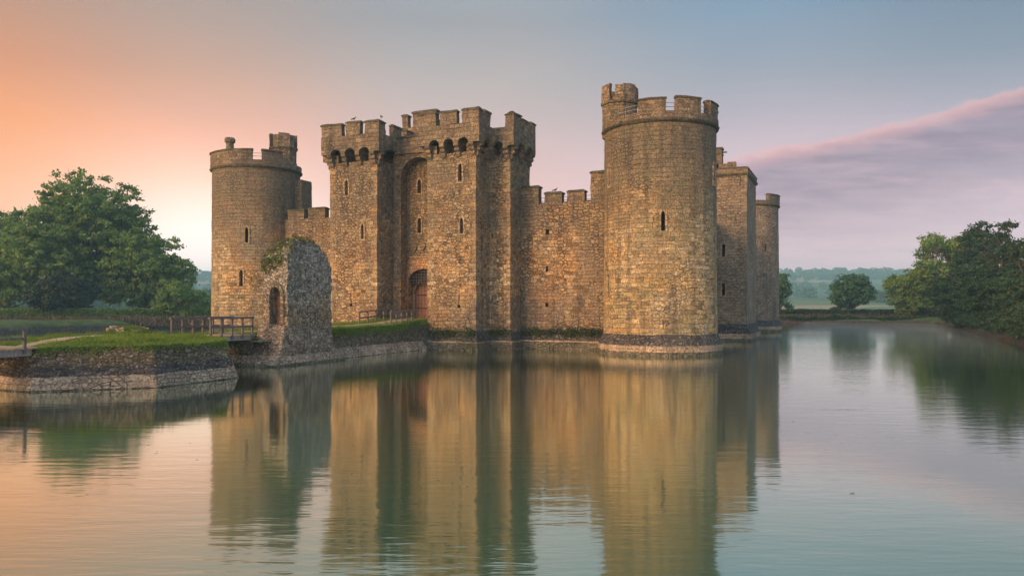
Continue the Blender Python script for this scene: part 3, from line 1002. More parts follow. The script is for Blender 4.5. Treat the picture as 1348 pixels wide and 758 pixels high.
def gate_tower(poly, faces, fronts, seed):
    """faces: (edge index, number of bays); fronts: merlon intervals per edge as fractions"""
    cut = MB()
    wins = []
    for (x, y, z0, wd, h, ang, kind) in fronts:
        if kind == 'w':
            wins.append(window(None, cut, (x, y, z0), ang, wd, h, .35, .17))
        else:
            cut_prism(cut, (x, y, z0), ang, [(-wd / 2, 0), (wd / 2, 0), (wd / 2, h), (-wd / 2, h)], .5, -1)
            if kind == 'k':
                oc = [(.16 * math.cos(2 * PI * i / 8), -.09 + .16 * math.sin(2 * PI * i / 8)) for i in range(8)]
                cut_prism(cut, (x, y, z0 - .1), ang, oc, .5, -.9)
    mb = MB()
    mb.prism(poly, -1, 16.45)
    t = part('gatehouse_tower', mb, M['gate'], castle, rough=.06, maxlen=.55, seed=seed, freq=.9, cut=cut)
    for k in wins:
        part('window', k, M['trim'], t)
    outer = offset_poly(poly, .55, keep=[i for i in range(len(poly)) if i not in [f[0] for f in faces]])
    inner = offset_poly(poly, .06, keep=[i for i in range(len(poly)) if i not in [f[0] for f in faces]])
    mb = MB()
    mb.prism(offset_poly(poly, -.85), 16.4, 17.78)
    part('core', mb, M['gate'], t)
    mb = MB()
    mb.prism(inner, 17.76, 17.96)
    part('wall_walk', mb, M['parapet'], t)
    mb = MB()
    back = [i for i in range(len(poly)) if i not in [f[0] for f in faces]]
    for i in back:
        a, b = Vector(poly[i]), Vector(poly[(i + 1) % len(poly)])
        d = (b - a).normalized()
        nn = Vector((d.y, -d.x))
        mb.prism([tuple(a + d * .01), tuple(b - d * .01), tuple(b - d * .01 - nn * .4), tuple(a + d * .01 - nn * .4)], 16.44, 18.7)
    part('back_parapet', mb, M['parapet'], t)
    sp = MB()
    pw = MB()
    n = len(poly)
    zb, za, zp = 17.05, 17.62, 18.72
    for ei, bays, mer in faces:
        a, b = Vector(outer[ei]), Vector(outer[(ei + 1) % n])
        wa, wb = Vector(poly[ei]), Vector(poly[(ei + 1) % n])
        ia, ib = Vector(inner[ei]), Vector(inner[(ei + 1) % n])
        d = (b - a).normalized()
        nn = Vector((d.y, -d.x))
        L = (b - a).length
        th = .46
        # parapet slab
        pw.prism([tuple(a), tuple(b), tuple(b - nn * th if (b - nn * th - ib).length < .2 else ib), tuple(a - nn * th if (a - nn * th - ia).length < .2 else ia)], za, zp, u0=ei * 7)
        # corbels and arches between them
        c0 = .25 + (wa - a).dot(d)
        c1 = (wb - a).dot(d) - .25
        st = [c0 + (c1 - c0) * k / bays for k in range(bays + 1)]
        for s in st:
            q = a + d * s - nn * .55
            cb = MB()
            corbel(cb, q.x, q.y, nn.x, nn.y)
            part('corbel', cb, M['parapet'], t, rough=.02, maxlen=.4, seed=seed + int(s * 5))
        segs = [(0, st[0] + .2)] + [(st[k] - .2, st[k] + .2) for k in range(1, bays)] + [(st[-1] - .2, L)]
        P = lambda s, z, t: tuple((a + d * s - nn * t)) + (z,)
        for s0, s1 in segs:
            if s1 - s0 > .02:
                sp.prism([tuple(a + d * s0), tuple(a + d * s1), tuple(a + d * s1 - nn * th), tuple(a + d * s0 - nn * th)], zb + .1, za, cap=True)
        for k in range(bays):
            s0, s1 = st[k] + .2, st[k + 1] - .2
            N = 8
            hw = (s1 - s0) / 2
            for i in range(N):
                t0, t1 = s0 + (s1 - s0) * i / N, s0 + (s1 - s0) * (i + 1) / N
                z0 = zb + .1 + (za - zb - .16) * math.sqrt(max(0, 1 - ((t0 - s0 - hw) / hw) ** 2))
                z1 = zb + .1 + (za - zb - .16) * math.sqrt(max(0, 1 - ((t1 - s0 - hw) / hw) ** 2))
                sp.face([P(t0, z0, 0), P(t1, z1, 0), P(t1, za, 0), P(t0, za, 0)])
                sp.face([P(t0, z0, th), P(t1, z1, th), P(t1, z1, 0), P(t0, z0, 0)])
                sp.face([P(t1, z1, th), P(t0, z0, th), P(t0, za, th), P(t1, za, th)])
        rnd = random.Random(seed * 10 + ei)
        for (f0, f1) in mer:
            s0, s1 = f0 * L, f1 * L
            q0, q1 = a + d * s0, a + d * s1
            z1 = 19.9 + rnd.uniform(-.07, .1)
            base = [tuple(q0), tuple(q1), tuple(q1 - nn * th), tuple(q0 - nn * th)]
            mm_ = MB()
            mm_.prism(base, zp - .05, z1 - .2)
            part('merlon', mm_, M['parapet'], t, rough=.075, maxlen=.45, seed=seed + ei * 5 + int(f0 * 9))
            e = .06
            b2 = [tuple(q0 - d * e + nn * e), tuple(q1 + d * e + nn * e), tuple(q1 + d * e - nn * (th + e)), tuple(q0 - d * e - nn * (th + e))]
            b3 = [tuple(q0 + d * .08 - nn * .15), tuple(q1 - d * .08 - nn * .15), tuple(q1 - d * .08 - nn * (th - .1)), tuple(q0 + d * .08 - nn * (th - .1))]
            mm_ = MB()
            mm_.prism(b2, z1 - .22, z1 - .12)
            mm_.prism(b2, z1 - .12, z1 + .02, top=b3)
            part('coping', mm_, M['coping'], t, rough=.06, maxlen=.5, seed=seed + ei + int(f0 * 9))
    part('machicolation', sp, M['parapet'], t, rough=.02, seed=seed)
    part('parapet', pw, M['parapet'], t, rough=.04, maxlen=.5, seed=seed)
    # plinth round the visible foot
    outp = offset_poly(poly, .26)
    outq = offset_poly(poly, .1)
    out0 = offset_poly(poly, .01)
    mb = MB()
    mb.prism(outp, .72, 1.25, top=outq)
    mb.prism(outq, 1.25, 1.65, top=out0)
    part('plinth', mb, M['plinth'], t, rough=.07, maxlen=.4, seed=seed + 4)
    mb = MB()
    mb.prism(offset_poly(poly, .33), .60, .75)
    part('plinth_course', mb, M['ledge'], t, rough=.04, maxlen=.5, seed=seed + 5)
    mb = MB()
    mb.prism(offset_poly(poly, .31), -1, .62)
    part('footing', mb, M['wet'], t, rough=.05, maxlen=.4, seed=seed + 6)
    return t


N_ = -PI / 2
fr = lambda p, e0, e1, y: (at(p, y) - e0) / (e1 - e0)
yp = FY - .55
e0, e1 = GX1 - .55, 6.27 + .55
mr = [(fr(559, e0, e1, yp), fr(573.5, e0, e1, yp)), (fr(579, e0, e1, yp), fr(601, e0, e1, yp)), (fr(608, e0, e1, yp), 1.0)]
mr[0] = (0.0, mr[0][1])
f_right = [(at(605.5, FY), FY, 14.05, .34, 1.45, N_, 'w'), (at(607.5, FY), FY, 9.7, .30, 1.3, N_, 'w'), (at(604, FY), FY, 3.85, .09, .8, N_, 'k'),
           (6.27, -2.5, 13.5, .1, .9, 0, 'l'), (at(648, SYY), SYY, 9.4, .12, .5, N_, 'l'), (at(648, SYY), SYY, 4.0, .12, .55, N_, 'l')]
gr = gate_tower(RIGHT, [(0, 3, mr), (1, 1, [(.0, .22), (.42, .85)]), (2, 1, [(.60, 1.0)]), (3, 2, [(.0, .34), (.44, .72), (.82, 1.0)]), (5, 2, [(.55, .8), (.9, 1.0)])], f_right, 81)
e0, e1 = -8.46 - .55, GX0 + .55
ml_ = [(0.0, fr(449.5, e0, e1, yp)), (fr(455, e0, e1, yp), fr(474, e0, e1, yp)), (fr(480, e0, e1, yp), 1.0)]
f_left = [(at(456, FY), FY, 13.55, .34, 1.3, N_, 'w'), (at(477, FY), FY, 9.6, .28, 1.3, N_, 'w'), (at(462, FY), FY, 3.95, .09, .8, N_, 'k'),
          (GX0, -2.0, 13.0, .1, .8, 0, 'l')]
gl = gate_tower(LEFT, [(0, 1, [(0, .5)]), (1, 2, [(.2, .6)]), (2, 3, ml_), (3, 2, [(0, .14), (.32, .5), (.6, .78)]), (5, 2, [(.1, .4), (.6, .9)])], f_left, 91)

# the wall between the towers with its tall arch, gate and portcullis
GC = (GX0 + GX1) / 2
RW = -0.3
cut = MB()
arch = [(-1.75, 0), (1.75, 0)] + [(1.75 * math.cos(PI * i / 16), 13.2 + 1.75 * math.sin(PI * i / 16)) for i in range(17)]
cut_prism(cut, (GC, SYY, 2.0), N_, arch, .5, SYY - RW)
mb = MB()
mb.prism(rect(GX0, GX1, SYY, BY), -1, 18.4)
gw = part('gate_wall', mb, M['gate'], castle, rough=.03, maxlen=.55, seed=101, cut=cut)
# second pass: openings in the recessed wall
cut = MB()
wl = [window(None, cut, (at(552, RW), RW, 13.9), N_, .36, 1.25, .35, .15), window(None, cut, (at(552, RW), RW, 10.3), N_, .36, 1.35, .35, .15)]
cut_prism(cut, (GC, RW, 2.45), N_, lancet(3.28, 4.55, 1.15, 8), .2, -1.2)
md = gw.modifiers.new('cut', 'BOOLEAN')
cm = cut.mesh('opening_cut')
cm.materials.append(M['gate'])
co = bpy.data.objects.new('opening_cut', cm)
C.objects.link(co)
md.object = co
md.operation = 'DIFFERENCE'
md.solver = 'EXACT'
dg = bpy.context.evaluated_depsgraph_get()
dg.update()
nm = bpy.data.meshes.new_from_object(gw.evaluated_get(dg), preserve_all_data_layers=True, depsgraph=dg)
gw.modifiers.clear()
gw.data = nm
bpy.data.objects.remove(co)
nm.set_sharp_from_angle(angle=R(38))
for k in wl:
    part('window', k, M['trim'], gw)
# square label moulding round the gate and its ashlar filling
mb = MB()
outl = lancet(3.34, 4.58, 1.18, 8)
zt = 5.55
pos = (GC, RW, 2.45)
for i in range(2, len(outl) - 1):
    (s0, z0), (s1, z1) = outl[i], outl[i + 1]
    q = [(s0, z0), (s1, z1)]
    top = [(s1, zt), (s0, zt)]
    mb.face([place(pos, N_, s0, .04, z0), place(pos, N_, s0, .04, zt), place(pos, N_, s1, .04, zt), place(pos, N_, s1, .04, z1)])
    mb.face([place(pos, N_, s0, .04, z0), place(pos, N_, s1, .04, z1), place(pos, N_, s1, -.3, z1), place(pos, N_, s0, -.3, z0)])
for sg in (-1, 1):
    x0, x1 = sorted((GC + sg * 1.67, GC + sg * 2.0))
    x1 = min(x1, GC + 1.74)
    x0 = max(x0, GC - 1.74)
    mb.box(x0, x1, RW - .04, RW + .1, 2.45, 2.45 + zt)
part('gate_surround', mb, M['door_trim'], gw)
mb = MB()
mb.box(GC - 1.745, GC + 1.745, RW - .16, RW + .05, 8.0, 8.18)
part('label_moulding', mb, M['trim'], gw, rough=.015, maxlen=.4)
for k, (dx_, z) in enumerate(((-.95, 9.0), (-.1, 9.05), (.75, 9.0))):
    mb = MB()
    sh = [(-.25, .35), (-.27, 0), (-.18, -.25), (0, -.42), (.18, -.25), (.27, 0), (.25, .35)]
    A = [place((GC + dx_, RW, z), N_, s, .12, zz) for s, zz in sh]
    B = [place((GC + dx_, RW, z), N_, s, -.02, zz) for s, zz in sh]
    mb.face(A)
    for i in range(len(A)):
        j = (i + 1) % len(A)
        mb.face([A[j], A[i], B[i], B[j]])
    part('carved_shield', mb, M['parapet'], gw, rough=.02)
# inner stone arch carrying the door
mb = MB()
surround(mb, (GC, RW + .82, 2.45), N_, 2.86, 3.5, 1.0, .26, proud=.08, deep=-.34, sill=False)
part('inner_arch', mb, M['trim'], gw, rough=.015)
# door leaf
mb = MB()
npl = 9
for i in range(npl):
    s0, s1 = -1.43 + 2.86 * i / npl, -1.43 + 2.86 * (i + 1) / npl - .025
    mid = abs((s0 + s1) / 2) / 1.46
    zz = 2.43 + 1.0 * (1 - mid ** 1.6)
    mb.box(GC + s0, GC + s1, RW + .98, RW + 1.08, 2.5, 2.5 + zz)
dr = part('door', mb, M['door'], gw)
mb = MB()
for z in (3.4, 4.6):
    mb.box(GC - 1.28, GC + 1.28, RW + .94, RW + .98, z, z + .12)
for i in range(7):
    for z in (2.8, 3.2, 3.8, 4.2, 5.0):
        s = -1.15 + i * .38
        mb.box(GC + s - .035, GC + s + .035, RW + .95, RW + .985, z, z + .07)
part('strap_hinge', mb, M['iron'], dr)
# portcullis hanging in the arch
mb = MB()
for i in range(12):
    s = -1.5 + i * 3.0 / 11
    zt2 = 2.45 + 3.4 + 1.15 * math.sqrt(max(0, 1 - (s / 1.64) ** 2)) - .05
    zb2 = 5.45
    mb.box(GC + s - .05, GC + s + .05, RW + .3, RW + .4, zb2 + .18, max(zt2, zb2 + .3))
    mb.prism(rect(GC + s - .012, GC + s + .012, RW + .33, RW + .37), zb2, zb2 + .18, top=rect(GC + s - .05, GC + s + .05, RW + .3, RW + .4))
for k in range(5):
    z = 5.72 + k * .26
    hw = 1.62 * math.sqrt(max(.02, 1 - (max(0, z - 5.85) / 1.15) ** 2))
    mb.box(GC - hw, GC + hw, RW + .31, RW + .39, z, z + .09)
part('portcullis', mb, M['iron'], gw)
# parapet over the arch and the higher turret behind
mb = MB()
mb.prism(rect(GX0 + .3, GX1 - .3, SYY - .25, SYY + .3), 17.3, 18.75)
part('parapet', mb, M['parapet'], gw, rough=.05, maxlen=.45, seed=7)
mb = MB()
mb.box(GX0 + .3, GX1 - .3, SYY - .34, SYY + .36, 18.72, 18.88)
part('coping', mb, M['coping'], gw, rough=.04, maxlen=.45)
merlon_box(gw, at(495.5, SYY), at(504, SYY), SYY - .25, SYY + .3, 18.7, 19.45, 111)
tx0, tx1 = at(529.5, 1.0), at(575, 1.0)
mb = MB()
mb.box(tx0, tx1, 1.0, 3.6, 17, 20.3)
part('stair_turret', mb, M['parapet'], gw, rough=.05, maxlen=.5, seed=9)
merlon_box(gw, tx0, at(537, 1.0), 1.0, 1.5, 20.2, 21.6, 113)
merlon_box(gw, at(543, 1.0), tx1, 1.0, 1.5, 20.2, 21.8, 115)

# =================================================================== barbican ruin
barb = empty('barbican_ruin', (0.8, -20, 0), 'broken grey stone barbican with a pointed doorway and plants growing on top', 'ruin')
BX0, BX1, BY0, BY1 = -0.05, 1.95, -21.9, -17.45


def barb_top(x, y):
    t = (y - BY0) / (BY1 - BY0)
    ridge = np.interp(t, [0, .04, .10, .25, .34, .5, .58, .7, .8, .88, .92, 1], [6.7, 7.35, 7.75, 8.05, 7.9, 8.05, 7.75, 7.8, 7.3, 7.2, 6.75, 6.5])
    side = np.interp((x - BX0) / (BX1 - BX0), [0, .25, .5, .8, 1], [-.75, -.45, -.25, 0, -.1])
    return ridge + side * (1 if t < .4 else .5) + .26 * noise.noise(Vector((x * 2.3, y * 2.3, 3)))


mb = MB()
NXx, NYy = 10, 20
gx = [BX0 + (BX1 - BX0) * i / NXx for i in range(NXx + 1)]
gy = [BY0 + (BY1 - BY0) * j / NYy for j in range(NYy + 1)]
for i in range(NXx):
    for j in range(NYy):
        mb.face([(gx[i], gy[j], barb_top(gx[i], gy[j])), (gx[i + 1], gy[j], barb_top(gx[i + 1], gy[j])),
                 (gx[i + 1], gy[j + 1], barb_top(gx[i + 1], gy[j + 1])), (gx[i], gy[j + 1], barb_top(gx[i], gy[j + 1]))])
zb = 1.2
LZ = 12


def side(pts, L0):
    for k in range(len(pts) - 1):
        (xa, ya), (xb, yb) = pts[k], pts[k + 1]
        La = math.dist(pts[0], pts[k])
        Lb = math.dist(pts[0], pts[k + 1])
        LT = math.dist(pts[0], pts[-1])
        za, zc = barb_top(xa, ya), barb_top(xb, yb)
        for m_ in range(LZ):
            f0, f1 = m_ / LZ, (m_ + 1) / LZ
            q = [(xa, ya, zb + (za - zb) * f0), (xb, yb, zb + (zc - zb) * f0), (xb, yb, zb + (zc - zb) * f1), (xa, ya, zb + (za - zb) * f1)]
            mb.face(q, [(L0 + La, q[0][2]), (L0 + Lb, q[1][2]), (L0 + Lb, q[2][2]), (L0 + La, q[3][2])],
                    [(La, LT - La), (Lb, LT - Lb), (Lb, LT - Lb), (La, LT - La)])


side([(x, BY0) for x in gx], 0)
side([(BX1, y) for y in gy], 5)
side([(x, BY1) for x in reversed(gx)], 11)
side([(BX0, y) for y in reversed(gy)], 15)
mb.face([(x, BY0, zb) for x in reversed(gx)] + [(BX0, y, zb) for y in gy[1:]] + [(x, BY1, zb) for x in gx[1:]] + [(BX1, y, zb) for y in reversed(gy[1:-1])])
cut = MB()
cut_prism(cut, (1.02, BY0, 2.55), N_, lancet(.92, 2.4, .8), .6, -.55)
for y, z in ((-18.6, 3.9), (-19.8, 5.2), (-18.9, 5.4)):
    cut_prism(cut, (BX1, y, z), 0, rect(-.1, .1, 0, .2), .5, -.4)
bb = part('ruined_wall', mb, M['barb'], barb, rough=.11, maxlen=.22, seed=121, freq=1.7, cut=cut)
mb = MB()
surround(mb, (1.02, BY0, 2.55), N_, .92, 2.4, .8, .24, proud=.14, deep=-.3, sill=False)
part('doorway_arch', mb, M['barb_warm'], barb, rough=.04, seed=4)
mb = MB()
mb.box(.5, 1.54, BY0 + .48, BY0 + .6, 2.5, 5.0)
part('blocked_doorway', mb, M['blocking'], barb)
mb = MB()
nb = lancet(.5, 1.0, .3)
mb.box(BX1 - .05, BX1 + .10, -20.0, -19.75, 2.35, 3.3)
mb.box(BX1 - .05, BX1 + .10, -19.25, -19.0, 2.35, 3.3)
mb.box(BX1 - .05, BX1 + .12, -20.05, -18.95, 3.3, 3.5)
part('blocked_window', mb, M['barb_warm'], barb, rough=.04, maxlen=.3)
# stepped base
mb = MB()
mb.prism(rect(-.3, 2.2, -22.9, -17.4), .6, 2.5, top=rect(-.05, 1.98, -22.15, -17.5))
part('rubble_base', mb, M['barb_warm'], barb, rough=.13, maxlen=.35, seed=123, freq=1.6)
mb = MB()
mb.prism(rect(-4.3, 2.6, -23.75, -16.8), .1, .62, top=rect(-4.3, 2.52, -23.65, -16.8))
part('stone_ledge', mb, M['bank_ledge'], barb, rough=.08, maxlen=.4, seed=124, freq=1.4)
mb = MB()
mb.prism(rect(-4.3, 2.64, -23.8, -16.8), -1, .14)
part('footing', mb, M['wet'], barb, rough=.08, maxlen=.4, seed=125, freq=1.4)
mb = MB()
mb.prism(rect(-4.2, -.05, -23.4, -17.0), .55, 1.92)
part('side_wall', mb, M['bank_wall'], barb, rough=.12, maxlen=.4, seed=126, freq=1.4)


# ------------------------------------------------------------------ leaves
def leaf_mesh(name, P, size, rng, up=0.0, aspect=.62, stretch=None, outn=None):
    """rhombic leaves at points P (N,3) with their own sizes and headings"""
    N = len(P)
    a = rng.normal(size=(N, 3))
    if stretch is not None:
        a = a * np.array(stretch)
    a /= np.linalg.norm(a, axis=1)[:, None] + 1e-9
    nrm = rng.normal(size=(N, 3))
    nrm[:, 2] = np.abs(nrm[:, 2]) * (1 + up) + up
    if outn is not None:
        nrm = nrm * .6 + outn
    b = np.cross(nrm, a)
    b /= np.linalg.norm(b, axis=1)[:, None] + 1e-9
    sz = size * rng.uniform(.6, 1.35, (N, 1))
    a = a * sz
    b = b * sz * aspect
    V = np.stack([P - a * .5, P + b * .5 + a * .05, P + a * .5, P - b * .5 + a * .05], 1).reshape(-1, 3)
    return quads(name, V)


def quads(name, V):
    n = len(V) // 4
    me = bpy.data.meshes.new(name)
    me.vertices.add(n * 4)
    me.vertices.foreach_set('co', V.astype(np.float32).ravel())
    me.loops.add(n * 4)
    me.loops.foreach_set('vertex_index', np.arange(n * 4, dtype=np.int32))
    me.polygons.add(n)
    me.polygons.foreach_set('loop_start', np.arange(0, n * 4, 4, dtype=np.int32))
    me.update(calc_edges=True)
    me.validate()
    return me


def blades(name, P, h, wd, rng, lean=.35):
    """grass blades: narrow upright rhombi"""
    N = len(P)
    th = rng.uniform(0, 2 * PI, N)
    side_ = np.stack([np.cos(th), np.sin(th), np.zeros(N)], 1)
    hh = h * rng.uniform(.5, 1.4, (N, 1))
    upv = np.concatenate([rng.normal(0, lean, (N, 2)), np.ones((N, 1))], 1) * hh
    V = np.stack([P, P + upv * .45 + side_ * wd * .5, P + upv, P + upv * .45 - side_ * wd * .5], 1).reshape(-1, 3)
    return quads(name, V)


rng = np.random.default_rng(5)
# plants on the ruin
n = 1700
x = rng.uniform(BX0 - .1, BX1 + .1, n)
y = rng.uniform(BY0 - .1, BY1 + .1, n)
keep = rng.uniform(size=n) < np.clip(1.2 - (y - BY0) / 3.4, .12, 1)
x, y = x[keep], y[keep]
z = np.array([barb_top(a, b) for a, b in zip(x, y)]) + rng.uniform(-.12, .28, len(x)) * 1.0
link('ivy', leaf_mesh('ivy', np.stack([x, y, z], 1), .2, rng, up=.4), M['ivy'], barb)
n = 260
x = rng.uniform(BX0 - .15, BX0 + 1.7, n)
z = 6.7 - np.abs(rng.normal(0, .5, n)) + .25 * (x - BX0)
y = BY0 - rng.uniform(0, .22, n)
link('creeper', leaf_mesh('creeper', np.stack([x, y, z], 1), .17, rng, up=.2), M['ivy'], barb)

# =================================================================== octagonal island, causeway, paths
OC = Vector((-.6, -32.45))
OA = PI / 8


def octo(apo):
    rr = apo / math.cos(PI / 8)
    return [(OC.x + rr * math.cos(OA + i * PI / 4), OC.y + rr * math.sin(OA + i * PI / 4)) for i in range(8)]


def isl_h(x, y):
    d_ = max(abs((x - OC.x) * math.cos(k * PI / 4) + (y - OC.y) * math.sin(k * PI / 4)) for k in range(4))
    t = min(1, d_ / 5.5)
    return 1.86 + .34 * (1 - t ** 2) + .05 * noise.noise(Vector((x * .7, y * .7, 0)))


iw = empty('island_wall', (OC.x, OC.y, 0), 'rubble retaining wall round the octagonal grass island in the moat', 'wall')
mb = MB()
mb.prism(octo(5.78), .55, 1.1, top=octo(5.66))
mb.prism(octo(5.66), 1.1, 1.84, top=octo(5.48))
part('rubble_wall', mb, M['bank_wall'], iw, rough=.15, maxlen=.34, seed=131, freq=1.5)
mb = MB()
mb.prism(octo(6.10), .02, .60, top=octo(5.90))
part('stone_ledge', mb, M['bank_ledge'], iw, rough=.06, maxlen=.4, seed=132, freq=1.5)
mb = MB()
mb.prism(octo(6.14), -1, .05)
part('footing', mb, M['wet'], iw, rough=.06, maxlen=.5, seed=133)
# dark middle course
mb = MB()
mb.prism(octo(5.83), .56, .98, top=octo(5.77))
part('dark_course', mb, M['plinth'], iw, rough=.10, maxlen=.34, seed=134, freq=1.7)


def grid_top(name, inside, x0, x1, y0, y1, step, hfun, m):
    V, F, idx = [], [], {}
    nx, ny = int((x1 - x0) / step) + 1, int((y1 - y0) / step) + 1
    for i in range(nx):
        for j in range(ny):
            xx, yy = x0 + i * step, y0 + j * step
            if inside(xx, yy):
                idx[i, j] = len(V)
                V.append((xx, yy, hfun(xx, yy)))
    for i in range(nx - 1):
        for j in range(ny - 1):
            k = [(i, j), (i + 1, j), (i + 1, j + 1), (i, j + 1)]
            if all(q in idx for q in k):
                F.append([idx[q] for q in k])
    me = bpy.data.meshes.new(name)
    me.from_pydata(V, [], F)
    for f in me.polygons:
        f.use_smooth = True
    return tag(link(name, me, m), kind='structure')


def in_oct(apo):
    return lambda x, y: max(abs((x - OC.x) * math.cos(k * PI / 4) + (y - OC.y) * math.sin(k * PI / 4)) for k in range(4)) < apo


grid_top('island_lawn', in_oct(5.6), -8, 6.2, -39, -25, .2, isl_h, M['turf'])
cs_h = lambda x, y: float(np.interp(y, [-24, -17, -8, -3.5], [1.95, 2.05, 2.2, 2.48])) + .03 * noise.noise(Vector((x, y, 1)))
CX0, CX1 = -4.1, 1.28
ca = empty('causeway_wall', (-1.4, -10, 0), 'mossy rubble causeway wall between the barbican ruin and the gate', 'wall')
mb = MB()
mb.prism(rect(CX0, CX1, -17.0, -3.9), .7, 2.0, top=rect(CX0, CX1 - .12, -17.0, -3.9))
part('rubble_wall', mb, M['bank_wall'], ca, rough=.12, maxlen=.34, seed=141, freq=1.5)
mb = MB()
mb.prism(rect(CX0, CX1 + .42, -16.9, -5.6), .0, .74, top=rect(CX0, CX1 + .14, -16.9, -5.6))
part('stone_ledge', mb, M['bank_ledge'], ca, rough=.03, maxlen=.4, seed=142)
mb = MB()
mb.prism(rect(CX0, CX1 + .46, -16.95, -3.9), -1, .03)
part('footing', mb, M['wet'], ca, rough=.04, maxlen=.5, seed=143)
mb = MB()
mb.prism([(CX1 - .3, -5.5), (CX1 + .75, -5.45), (CX1 + 1.3, -4.75), (CX1 + .4, -4.2), (CX1 - .3, -4.3)], -.5, .72,
         top=[(CX1 - .3, -5.3), (CX1 + .1, -5.2), (CX1 + .3, -4.8), (CX1 + .2, -4.3), (CX1 - .3, -4.3)])
part('sloping_stone', mb, M['bank_ledge'], ca, rough=.07, maxlen=.3, seed=144)
mb = MB()
mb.prism(rect(.7, 1.9, -4.85, -4.02), -.5, 2.3, top=rect(.7, 1.72, -4.55, -4.02))
part('corner_rubble', mb, M['bank_wall'], ca, rough=.10, maxlen=.3, seed=145, freq=1.6)
mb = MB()
mb.box(1.0, 1.652, -4.1, -1.45, .5, 2.35)
part('corner_fill', mb, M['bank_wall'], ca, rough=.01, maxlen=.4, seed=146)
grid_top('causeway_lawn', lambda x, y: CX0 - .05 <= x <= CX1 + .02 and (x < GX0 or x > GX1 or y < RW - .05 or True) and not (y > -3.95 and (x < GX0 + .02 or x > GX1 - .02)) and not (y > RW + 1.3),
         -4.15, 1.28, -23.6, 1.1, .15, lambda x, y: cs_h(x, y) if not (x > -.2 and y < -17.0) else 1.5, M['turf'])


def strip(name, pts, wd, hfun, m, step=.25):
    V, F = [], []
    P = [Vector(p) for p in pts]
    out = []
    for a, b in zip(P[:-1], P[1:]):
        L = (b - a).length
        k = max(1, int(L / step))
        out += [(a.lerp(b, i / k), (b - a).normalized()) for i in range(k)]
    out.append((P[-1], (P[-1] - P[-2]).normalized()))
    for i, (q, d_) in enumerate(out):
        nrm = Vector((-d_.y, d_.x))
        wv = wd * (1 + .22 * noise.noise(Vector((i * .37, 2, 0))))
        for t in (-.5, -.17, .17, .5):
            r_ = q + nrm * wv * t
            V.append((r_.x, r_.y, hfun(r_.x, r_.y) + .03))
    for i in range(len(out) - 1):
        for t in range(3):
            F.append((i * 4 + t, i * 4 + t + 1, i * 4 + t + 5, i * 4 + t + 4))
    me = bpy.data.meshes.new(name)
    me.from_pydata(V, [], F)
    for f in me.polygons:
        f.use_smooth = True
    return tag(link(name, me, m), kind='structure')


strip('path', [(.15, -38.0), (-.2, -36.5), (-.9, -33), (-1.1, -29), (-1.0, -26.9)], 1.15, isl_h, M['sand'])
strip('path', [(-1.9, -23.3), (-1.9, -17), (-1.0, -10), (-.95, -4), (-.9, .9)], 1.7, cs_h, M['sand'])

# grass blades on the island and the causeway, hanging over the wall tops
pts = []
n = 52000
xs = rng.uniform(-8, 6.2, n)
ys = rng.uniform(-39, -25, n)
dd = np.max([np.abs((xs - OC.x) * math.cos(k * PI / 4) + (ys - OC.y) * math.sin(k * PI / 4)) for k in range(4)], axis=0)
pathx = np.interp(ys, [-38.6, -36.5, -33, -29, -25.3], [.1, -.2, -.9, -1.1, -1.0])
ok = (dd < 5.56) & (np.abs(xs - pathx) > .62)
xs, ys = xs[ok], ys[ok]
pts.append(np.stack([xs, ys, [isl_h(a, b) - .02 for a, b in zip(xs, ys)]], 1))
n = 26000
xs = rng.uniform(CX0, CX1 - .03, n)
ys = rng.uniform(-23.4, -.5, n)
pathx = np.interp(ys, [-23.3, -17, -10, -4, .9], [-1.9, -1.9, -1.0, -.95, -.9])
ok = (np.abs(xs - pathx) > .9) & ~((xs > -.2) & (ys < -17)) & ~((ys > -3.95) & ((xs < GX0) | (xs > GX1))) & ~(ys > -1.5)
xs, ys = xs[ok], ys[ok]
pts.append(np.stack([xs, ys, [cs_h(a, b) - .02 for a, b in zip(xs, ys)]], 1))
GP = np.concatenate(pts)
tuft = np.array([noise.noise(Vector((a * 1.1, b * 1.1, 7))) for a, b in GP[:, :2]])
TP = GP[tuft > rng.uniform(.15, .6, len(tuft))]
tag(link('tall_grass', blades('tall_grass', TP, .26, .03, rng, .45), M['grass']), kind='stuff')
tag(link('grass', blades('grass', np.concatenate(pts), .11, .035, rng), M['grass']), kind='stuff')
# longer growth spilling over the lips
P2 = []
for apo, n in ((5.50, 9000),):
    t = rng.uniform(0, 8, n)
    oc8 = np.array(octo(apo) + [octo(apo)[0]])
    i = t.astype(int)
    f = (t - i)[:, None]
    q = oc8[i] * (1 - f) + oc8[i + 1] * f
    drop = np.abs(rng.normal(0, .11, n))
    clump = np.array([noise.noise(Vector((a * .8, b * .8, 0))) for a, b in q])
    ok = clump > rng.uniform(-.45, .35, n)
    q, drop = q[ok], drop[ok] * (1 + 2 * np.clip(clump[ok], 0, 1))
    c_ = np.array([OC.x, OC.y])
    q = q + (q - c_) / 5.6 * (drop[:, None] * .4)
    P2.append(np.concatenate([q, (1.92 - drop)[:, None]], 1))
n = 7000
ys = rng.uniform(-17, -4, n)
drop = np.abs(rng.normal(0, .26, n))
P2.append(np.stack([CX1 - .08 + drop * .16 + rng.uniform(-.06, .1, n), ys, np.array([cs_h(0, v) for v in ys]) + .03 - drop], 1))
n = 2500
xs = rng.uniform(-4.2, -.2, n)
drop = np.abs(rng.normal(0, .35, n))
P2.append(np.stack([rng.uniform(.75, 1.85, 1400), rng.uniform(-4.8, -4.05, 1400), 2.38 - np.abs(rng.normal(0, .2, 1400))], 1))
P2.append(np.stack([xs, -23.4 - rng.uniform(0, .16, n), 1.98 - drop], 1))
